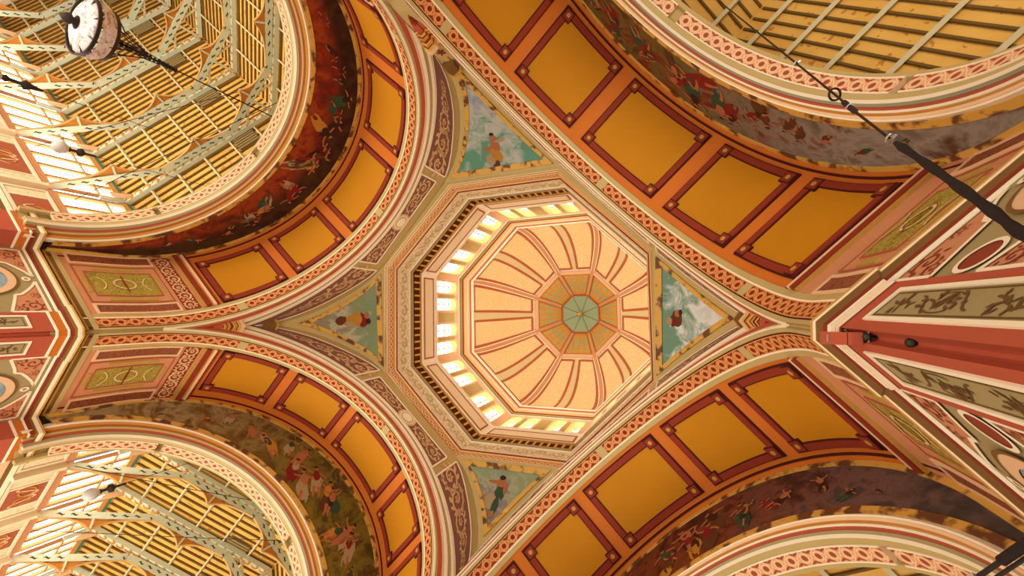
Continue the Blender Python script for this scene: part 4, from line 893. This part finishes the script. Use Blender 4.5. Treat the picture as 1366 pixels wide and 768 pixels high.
# dome segments
Z0, RHO = 38.1, 9.17
def dome_rz(t):
    a0 = math.asin((36.93 - Z0) / RHO); a1 = math.asin((45.65 - Z0) / RHO); a = a0 + (a1 - a0) * t
    return RHO * cos(a) + .02, Z0 + RHO * sin(a) + (0.0)
def DF(k):
    S = OS_(k)
    def F(w, t, o=0.0):
        r, z = dome_rz(t); return S(w, r - o * .8, z - o * .6)
    return F
RE, ZE_ = dome_rz(1)
for k in range(8):
    F = DF(k); sw = SIDEW[k]; TT = lin_s(0, 1, 16)
    t = thing('dome_segment', F(0, .5), f'peach dome segment with two framed panels on the {sw} side', 'dome segment', 'eight segments of the painted dome')
    mb = MB(); mb.grid(lambda w, u: F(w, u, -.03), lin_s(-1, 1, 6), TT, 'cream'); mb.build('shell', t)
    for sg in (-1, 1):
        Pn = lambda w, u, o=0.0: F(sg * w, u, o); fin = lambda u: .17 + .03 * u; fout = lambda u: .84 - .04 * u
        PM = lambda a, u, o=0.0: Pn(fin(u) + (fout(u) - fin(u)) * a, u, o)
        mb = MB(); mb.slab(PM, [0, .5, 1], lin_s(.05, .95, 14), -.02, .02, 'peach_dome'); mb.build('panel', t)
        mb = MB(); mb.slab(lambda a, u, o=0.0: Pn(fin(u) - .055 * (1 + u) + .055 * (1 + u) * a, u, o), [0, 1], lin_s(.02, .97, 14), -.02, .06, 'terracotta'); mb.slab(lambda a, u, o=0.0: Pn(fout(u) + .05 * (1 + u) * a, u, o), [0, 1], lin_s(.02, .97, 14), -.02, .06, 'terracotta')
        for a, b in ((.03, .05), (.95, .975)): mb.slab(PM, [0, 1], [a, b], -.02, .06, 'terracotta')
        mb.build('panel_frame', t)
        # half ribs meeting at the dome corners
        mb = MB(); L_ = lambda a, u, o=0.0: Pn(a, u, o)
        for a, b, o, m in ((.955, 1.0, .12, 'dome_rib'), (.925, .955, .07, 'cream_lt'), (.90, .925, .05, 'terracotta')): mb.slab(lambda q, u, o_=0.0: Pn(1 - (1 - (a + (b - a) * q)) * (1 + .7 * u), u, o_), [0, 1], lin_s(.02, 1, 14), -.02, o, m)
        mb.build('rib', t)
    mb = MB(); mb.slab(lambda a, u, o=0.0: F((.105 + .0 * u) * a, u, o), [-1, 1], lin_s(.02, .98, 14), -.02, .04, 'dome_cream'); mb.build('centre_band', t)
# ring of balusters and lantern
RL, ZL = 2.33, 48.05
for k in range(8):
    S = OS_(k); sw = SIDEW[k]; B = lambda w, u, o=0.0: S(w, RE + (RL - RE) * u - o * .6, ZE_ + (ZL - ZE_) * u - o * .8)
    t = thing('baluster_screen', B(0, .5), f'amber pierced baluster panel on the {sw} side of the lantern ring', 'pierced panel', 'amber baluster panels round the lantern')
    mb = MB(); mb.slab(lambda w, u, o=0.0: B(w, u, o), [-1, 1], [0, .05, .12], -.02, .10, 'peach'); mb.slab(B, [-1, 1], [.12, .15], -.02, .06, 'terracotta'); mb.slab(B, [-1, 1], [.15, .97], -.02, .0, 'amber')
    mb.slab(B, [-1, 1], [.95, 1.0], -.02, .14, 'terracotta'); mb.build('plate', t)
    mb = MB()
    for sg in (-1, 1): mb.slab(lambda a, u, o=0.0: B(sg * (1 - (.10 + .10 * u) * a), u, o), [0, 1], [0, 1], -.02, .12, 'dome_rib'); mb.slab(lambda a, u, o=0.0: B(sg * (1 - (.12 + .12 * u) + -.05 * a), u, o), [0, 1], [.1, 1], -.02, .08, 'terracotta')
    mb.build('rib', t)
    for i in range(4):
        w0 = (-.60 + .4 * i); mb = MB()
        Q2 = lambda x, y, o: B(w0 + x, y, o); n = [(-.05, .82), (.05, .82), (.085, .52), (.10, .44), (.06, .38), (-.06, .38), (-.10, .44), (-.085, .52)]
        mb.quad([Q2(x, y, .02) for x, y in n], 'green'); mb.quad([Q2(.105 * cos(a_), .25 + .045 * sin(a_), .02) for a_ in lin_s(0, 2 * pi * 9 / 10, 9)], 'green'); mb.build('opening', t)
        mb = MB(); mb.quad([Q2(x * 1.25, .6 + (y - .6) * 1.12, .01) for x, y in n], 'gilt_bright'); mb.quad([Q2(.14 * cos(a_), .25 + .06 * sin(a_), .01) for a_ in lin_s(0, 2 * pi * 9 / 10, 9)], 'gilt_bright'); mb.build('opening_rim', t)
top = Vector((OX, OY, ZL + .55 + ZC)); t = thing('lantern', top, 'green eight sided lantern ceiling at the centre of the dome', 'lantern')
for k in range(8):
    S = OS_(k); mb = MB(); mb.quad([S(-1, RL, ZL), S(1, RL, ZL), top], 'green'); mb.build('pane', t); mb = MB(); mb.tube([OV(k, RL - .02, ZL - .02), top - Vector((0, 0, .04))], .025, 'green_dk', 6); mb.build('seam', t)
t = thing('pendant_finial', top - Vector((0, 0, 1.1)), 'small gilt pendant hanging from the centre of the green lantern', 'pendant')
mb = MB(); mb.tube([top - Vector((0, 0, .03)), top - Vector((0, 0, .95))], .03, 'gilt_plain', 8); mb.build('rod', t)
mb = MB(); mb.lathe(top - Vector((0, 0, 1.35)), [(0, 0), (.13, .02), (.17, .1), (.12, .18), (.27, .26), (.30, .36), (.2, .46), (.05, .5)], 'gilt_bright', 20); mb.build('drop', t, True)

# ------------------------------------------------------------------ hanging fittings
def ring_pts(c, r, n=48): return [c + Vector((r * cos(2 * pi * i / n), r * sin(2 * pi * i / n), 0)) for i in range(n)]
c = W('UL', A + 10.0, .1, 9.62 + ZC); t = thing('chandelier', c, 'large round chandelier with pale glass dish and dark rim hanging in the upper left nave', 'chandelier')
mb = MB(); mb.lathe(c, [(1.34, -.03), (1.34, .10), (1.27, .10), (1.27, -.03), (1.34, -.03)], 'iron', 48); mb.build('lower_rim', t)
mb = MB(); mb.lathe(c, [(.0, -.22), (.5, -.18), (.95, -.08), (1.2, .04), (1.2, .08), (.9, .0), (.4, -.1), (0, -.12)], 'crystal', 48); mb.build('glass_dish', t, True)
mb = MB(); mb.lathe(c + Vector((0, 0, .75)), [(1.16, -.03), (1.16, .08), (1.10, .08), (1.10, -.03), (1.16, -.03)], 'iron', 48); mb.build('upper_rim', t)
mb = MB(); mb.lathe(c + Vector((0, 0, .18)), [(1.30, 0), (1.24, .3), (1.14, .52)], 'crystal', 48); mb.build('shade_band', t)
for i in range(16):
    a = 2 * pi * i / 16; mb = MB(); q = c + Vector((1.25 * cos(a), 1.25 * sin(a), .2)); mb.lathe(q, [(0, -.06), (.06, -.04), (.08, .04), (.05, .1), (0, .12)], 'crystal', 8); mb.build('lamp_cup', t)
mb = MB()
for i in range(8):
    a = 2 * pi * i / 8; mb.tube([c + Vector((1.3 * cos(a), 1.3 * sin(a), .1)), c + Vector((1.12 * cos(a), 1.12 * sin(a), .75))], .03, 'iron', 6)
    mb.tube([c + Vector((1.12 * cos(a), 1.12 * sin(a), .8)), c + Vector((.6 * cos(a), .6 * sin(a), 1.3)), c + Vector((.12 * cos(a), .12 * sin(a), 2.4))], .03, 'iron', 6)
    mb.tube([c + Vector((1.25 * cos(a), 1.25 * sin(a), .02)), c + Vector((.3 * cos(a), .3 * sin(a), -.16))], .035, 'iron', 6)
mb.build('frame_arm', t)
mb = MB(); mb.lathe(c + Vector((0, 0, -.55)), [(0, -.2), (.1, -.12), (.22, .0), (.26, .12), (.14, .22), (.2, .3), (.3, .34), (.0, .36)], 'iron', 20); mb.build('bottom_boss', t, True)
mb = MB()
for i in range(14):
    z = 1.2 + i * .19; mb.lathe(c + Vector((0, 0, z)), [(.05, -.08), (.12 + .05 * (i % 2), 0), (.05, .08)], 'iron', 8)
for i in range(4):
    a = 2 * pi * i / 4 + .3; mb.tube([c + Vector((.2 * cos(a), .2 * sin(a), 1.2)), c + Vector((.16 * cos(a + 1), .16 * sin(a + 1), 2.4)), c + Vector((.1 * cos(a + 2), .1 * sin(a + 2), 3.6))], .025, 'iron', 6)
mb.build('ornate_stem', t)
mb = MB(); mb.tube([c + Vector((0, 0, 3.5)), Vector((c.x, c.y, 20.1 + ZC))], .035, 'iron', 6); mb.build('cord', t)
GL = {'UL': ((8.05, -5.0, 9.87), 'opal globe lamp on a dark stem before the upper left nave windows'), 'LL': ((6.75, 5.5, 10.95), 'opal globe lamp on a dark stem before the lower left nave windows')}
for s, ((d, h, z), lab) in GL.items():
    c = W(s, A + d, h, z + ZC); t = thing('globe_lamp', c, lab, 'lamp', 'globe lamps of the left naves')
    mb = MB(); mb.lathe(c, [(.29 * sin(pi * i / 14), -.29 * cos(pi * i / 14)) for i in range(15)], 'globe', 24); mb.build('globe', t, True)
    mb = MB(); mb.lathe(c + Vector((0, 0, .27)), [(.09, 0), (.12, .06), (.06, .1), (.06, .3), (.18, .36), (.2, .48), (.1, .56), (.05, .62), (.05, 1.0), (.0, 1.0)], 'iron', 14); mb.build('stem', t, True)
    zr = RIDGE - (RIDGE - EAVE) / HW * abs(h) + ZC + NAVE[s]['dz'] - .2; mb = MB(); mb.tube([c + Vector((0, 0, 1.2)), Vector((c.x, c.y, zr))], .014, 'iron', 5); mb.build('cord', t)
c = Vector((7.21, 6.77, ZC)) + Vector((-.402, -.872, .278)) * 26; t = thing('globe_lamp', c, 'dark lamp fitting at the left edge of the photo in the upper left nave', 'lamp', 'globe lamps of the left naves')
mb = MB(); mb.lathe(c, [(.1, 0), (.14, .1), (.07, .2), (.07, .5), (.2, .6), (.1, .8), (.04, 1.1), (0, 1.1)], 'iron', 14); mb.build('stem', t, True); mb = MB(); mb.lathe(c - Vector((0, 0, .28)), [(.29 * sin(pi * i / 14), -.29 * cos(pi * i / 14)) for i in range(15)], 'globe', 20); mb.build('globe', t, True)
mb = MB(); mb.tube([c + Vector((0, 0, 1.05)), c + Vector((0, 0, 6.5))], .014, 'iron', 5); mb.build('cord', t)

# stay cable with a cloth sheath, crossing from the upper right nave roof down past the right pier
K = [Vector(p) + Vector((0, 0, ZC)) for p in ((18.06, -1.87, 19.0), (15.39, 1.65, 14.6), (13.04, 4.78, 10.72), (12.13, 5.99, 9.22), (11.98, 6.19, 8.98), (11.70, 6.53, 8.52), (11.25, 7.14, 7.76), (11.16, 7.24, 7.60), (10.86, 7.66, 7.04), (10.56, 8.05, 6.5), (10.32, 8.36, 6.08), (10.13, 8.57, 5.76), (9.95, 8.74, 5.4))]
t = thing('stay_cable', K[7], 'dark cloth-sheathed cable with a shackle slanting across the upper right corner', 'cable')
mb = MB(); mb.tube(K[:7], .02, 'iron', 8); mb.build('wire', t)
pts = []; 
for p, q in zip(K[7:], K[8:]): pts += [p.lerp(q, f) for f in lin_s(0, .75, 3)]
pts.append(K[-1]); rs = [.046 + .009 * sin(i * 1.7) + .010 * min(1, i / 10) for i in range(len(pts))]; rs[0] = .03
mb = MB(); mb.tube(pts, rs, 'fabric', 12); mb.build('cloth_sheath', t, True)
mb = MB(); mb.tube([K[4].lerp(K[5], f) for f in (0, .12, .88, 1)], [.02, .045, .045, .02], 'iron', 10); b_ = mb.build('turnbuckle', t)
mb = MB(); m_ = K[4].lerp(K[5], .5); mb.box(m_, .08, .08, .08, 'steel'); mb.build('turnbuckle_nut', b_)
for nm_, i, r_ in (('shackle', 6, .055), ('shackle', 2, .045)):
    mb = MB(); mb.tube([K[i] + Vector((r_ * cos(a), r_ * .6 * sin(a), r_ * sin(a))) for a in lin_s(0, 2 * pi * 15 / 16, 15)], .016, 'steel', 7, True); mb.box(K[i] + Vector((.03, .03, -.05)), .06, .04, .04, 'steel'); mb.build(nm_, t)
mb = MB(); c_ = K[3]; mb.tube([c_ + Vector((.10 * cos(a), .10 * sin(a), .05 * sin(a))) for a in lin_s(0, 2 * pi * 15 / 16, 15)], .02, 'iron', 7, True); mb.build('ring', t)

# twin stay rod with clamp at the lower right corner
A0, B0 = Vector((8.75, 11.5, 6.8 + ZC)), Vector((7.12, 11.72, 7.35 + ZC))
CR0, CU0, CF0 = Vector((.6627, .6575, .3586)), Vector((.7162, -.6964, -.0467)), Vector((-.2190, -.2878, .9323))
def pix(u, v, z):
    d = CR0 * ((u - 683) / 550.35) + CU0 * (-(v - 384) / 550.35) + CF0; o = Vector((7.212, 6.7653, 0)); q = o + d * (z / d.z); return Vector((q.x, q.y, z + ZC))
a0, a1 = pix(1400, 704, 6.6), pix(1268, 794, 7.4); t = thing('stay_rod', (a0 + a1) / 2, 'twin dark stay rods with a bright clamp in the lower right corner', 'cable')
off = (a1 - a0).cross(Vector((.2, .5, .9))).normalized() * .085
mb = MB(); mb.tube([a0, a0.lerp(a1, .45)], .055, 'fabric', 8); mb.tube([a0.lerp(a1, .42), a1], .028, 'iron', 8); mb.build('rod', t); mb = MB(); mb.tube([a0.lerp(a1, .30) + off, a1 + off], .022, 'iron', 8); mb.build('rod', t)
mb = MB(); m_ = a0.lerp(a1, .72) + off * .5; mb.bar(m_ - (a1 - a0).normalized() * .07, m_ + (a1 - a0).normalized() * .07, .2, .08, 'steel'); mb.build('clamp', t)

# fittings on the right pier: red junction box on the cornice corner, small lamp and bracket below it
q = [pix(1094, 442, 8.7), pix(1094, 459, 8.7), pix(1136, 460, 7.75), pix(1136, 443, 7.75)]; back = Vector((.10, .10, 0))
t = thing('junction_box', sum(q, Vector()) / 4, 'red box fixed over the cornice corner of the right pier', 'box')
mb = MB(); mb.quad(q, 'pier_red'); mb.quad([p + back for p in q], 'pier_red')
for i in range(4): mb.quad([q[i], q[(i + 1) % 4], q[(i + 1) % 4] + back, q[i] + back], 'pier_red')
mb.build('case', t); mb = MB(); e = (q[0] + q[1]) / 2; f_ = (q[2] + q[3]) / 2; m_ = e.lerp(f_, .3); nv_ = -back.normalized() * .012
mb.bar(m_ + (q[0] - e) * .55 + nv_, m_ - (q[0] - e) * .55 + nv_, .03, .02, 'steel', back); mb.build('catch', t)
mb = MB(); rect = lambda a, b: [q[0].lerp(q[3], a) + nv_, q[0].lerp(q[3], b) + nv_, q[1].lerp(q[2], b) + nv_, q[1].lerp(q[2], a) + nv_]; mb.quad(rect(.48, .90), 'red'); mb.build('cover', t)
for (u, v, z, lab, nm_) in ((1157, 449, 7.75, 'small dark lamp just below the red box on the right pier', 'spot_lamp'), (1215, 457, 6.75, 'small caged lamp in the groove of the right pier, lower down', 'spot_lamp')):
    c = pix(u, v, z); t = thing(nm_, c, lab, 'lamp'); ax_ = Vector((-.3, -.3, -1)).normalized()
    mb = MB(); mb.lathe(c, [(.0, -.07), (.05, -.07), (.062, .0), (.05, .07), (0, .08)], 'iron', 14, ax_); mb.build('body', t, True); mb = MB(); mb.lathe(c + ax_ * .075, [(0, .012), (.035, .006), (.04, 0)], 'slot', 14, ax_); mb.build('lens', t, True)
    mb = MB(); mb.bar(c + Vector((.0, 0, .02)), c + Vector((.22, .22, .04)), .03, .03, 'iron'); mb.tube([c + Vector((.06, -.06, .0)), c + Vector((.06, -.06, -.05)), c + Vector((-.06, .06, -.05)), c + Vector((-.06, .06, .0))], .008, 'steel', 6); mb.build('bracket', t)

# thin tie wires under the left nave roofs
for s, lst in (('UL', (((10.5, -9.2, 12.2), (8.4, 3.2, 18.8), 'thin dark wire crossing the upper left nave below its roof'), ((16.0, -9.4, 12.0), (12.5, 1.5, 19.5), 'thin slanting wire beside the chandelier'))),
               ('LL', (((9.5, 8.9, 12.2), (8.2, 2.0, 18.6), 'thin dark wire crossing the lower left nave below its roof'), ((15.5, 9.4, 12.4), (8.4, -1.5, 20.0), 'long dark wire slanting through the lower left nave roof')))):
    for a, b, lab in lst:
        mb = MB(); p, q_ = W(s, A + a[0], a[1], a[2] + ZC), W(s, A + b[0], b[1], b[2] + ZC); mb.tube([p, p.lerp(q_, .5) - Vector((0, 0, .08)), q_], .02, 'iron', 6); tag(mb.build('tie_wire'), lab, 'wire')

# hall floor
mb = MB(); mb.grid(lambda x, y: Vector((x, y, 0)), lin_s(-55, 45, 10), lin_s(-55, 45, 10), 'floor'); struct(mb.build('floor'))

# ------------------------------------------------------------------ light
def area(name, loc, size, power, col, rot=(pi, 0, 0), sy=None):
    l = bpy.data.lights.new(name, 'AREA'); l.energy = power; l.color = col; l.size = size
    if sy: l.shape = 'RECTANGLE'; l.size_y = sy
    o = bpy.data.objects.new(name, l); o.location = loc; o.rotation_euler = rot; C.objects.link(o); return o
WARM = (1.0, .97, .90)
area('hall_uplight', (-1, -1, .4), 12, 2450, WARM)
for s, p in (('UL', 4200), ('LL', 4200), ('UR', 1900), ('LR', 1900)):
    v = W(s, A + 15, 0, .4); area('nave_roof_fill', v, 12, p, (1.0, .98, .90))  # added unseen area light to brighten the nave roof
    v = W(s, A + 2.6, 0, .4); area('arch_uplight', v, 5, 110, (1.0, .9, .75))
# added upward lamp inside the drum, unseen, helping out the window daylight
area('drum_fill', (OX, OY, 31.0 + ZC), 9, 850, (.98, 1.0, 1.0))
wd = bpy.data.worlds.new('World'); bpy.context.scene.world = wd; wd.use_nodes = True; wd.node_tree.nodes['Background'].inputs[0].default_value = (1, .95, .88, 1); wd.node_tree.nodes['Background'].inputs[1].default_value = .25

# ------------------------------------------------------------------ camera
cam = bpy.data.cameras.new('camera'); co = bpy.data.objects.new('camera', cam); C.objects.link(co); bpy.context.scene.camera = co
cam.sensor_width = 36; cam.lens = 550.35 / 1366 * 36; cam.clip_end = 500
Mx = Matrix((CR0, CU0, -CF0)).transposed().to_4x4(); Mx.translation = Vector((7.212, 6.7653, ZC)); co.matrix_world = Mx
sc = bpy.context.scene; sc.view_settings.view_transform = 'Standard'; sc.view_settings.look = 'None'; sc.view_settings.gamma = 1; sc.view_settings.use_curve_mapping = False; sc.view_settings.exposure = 0.0
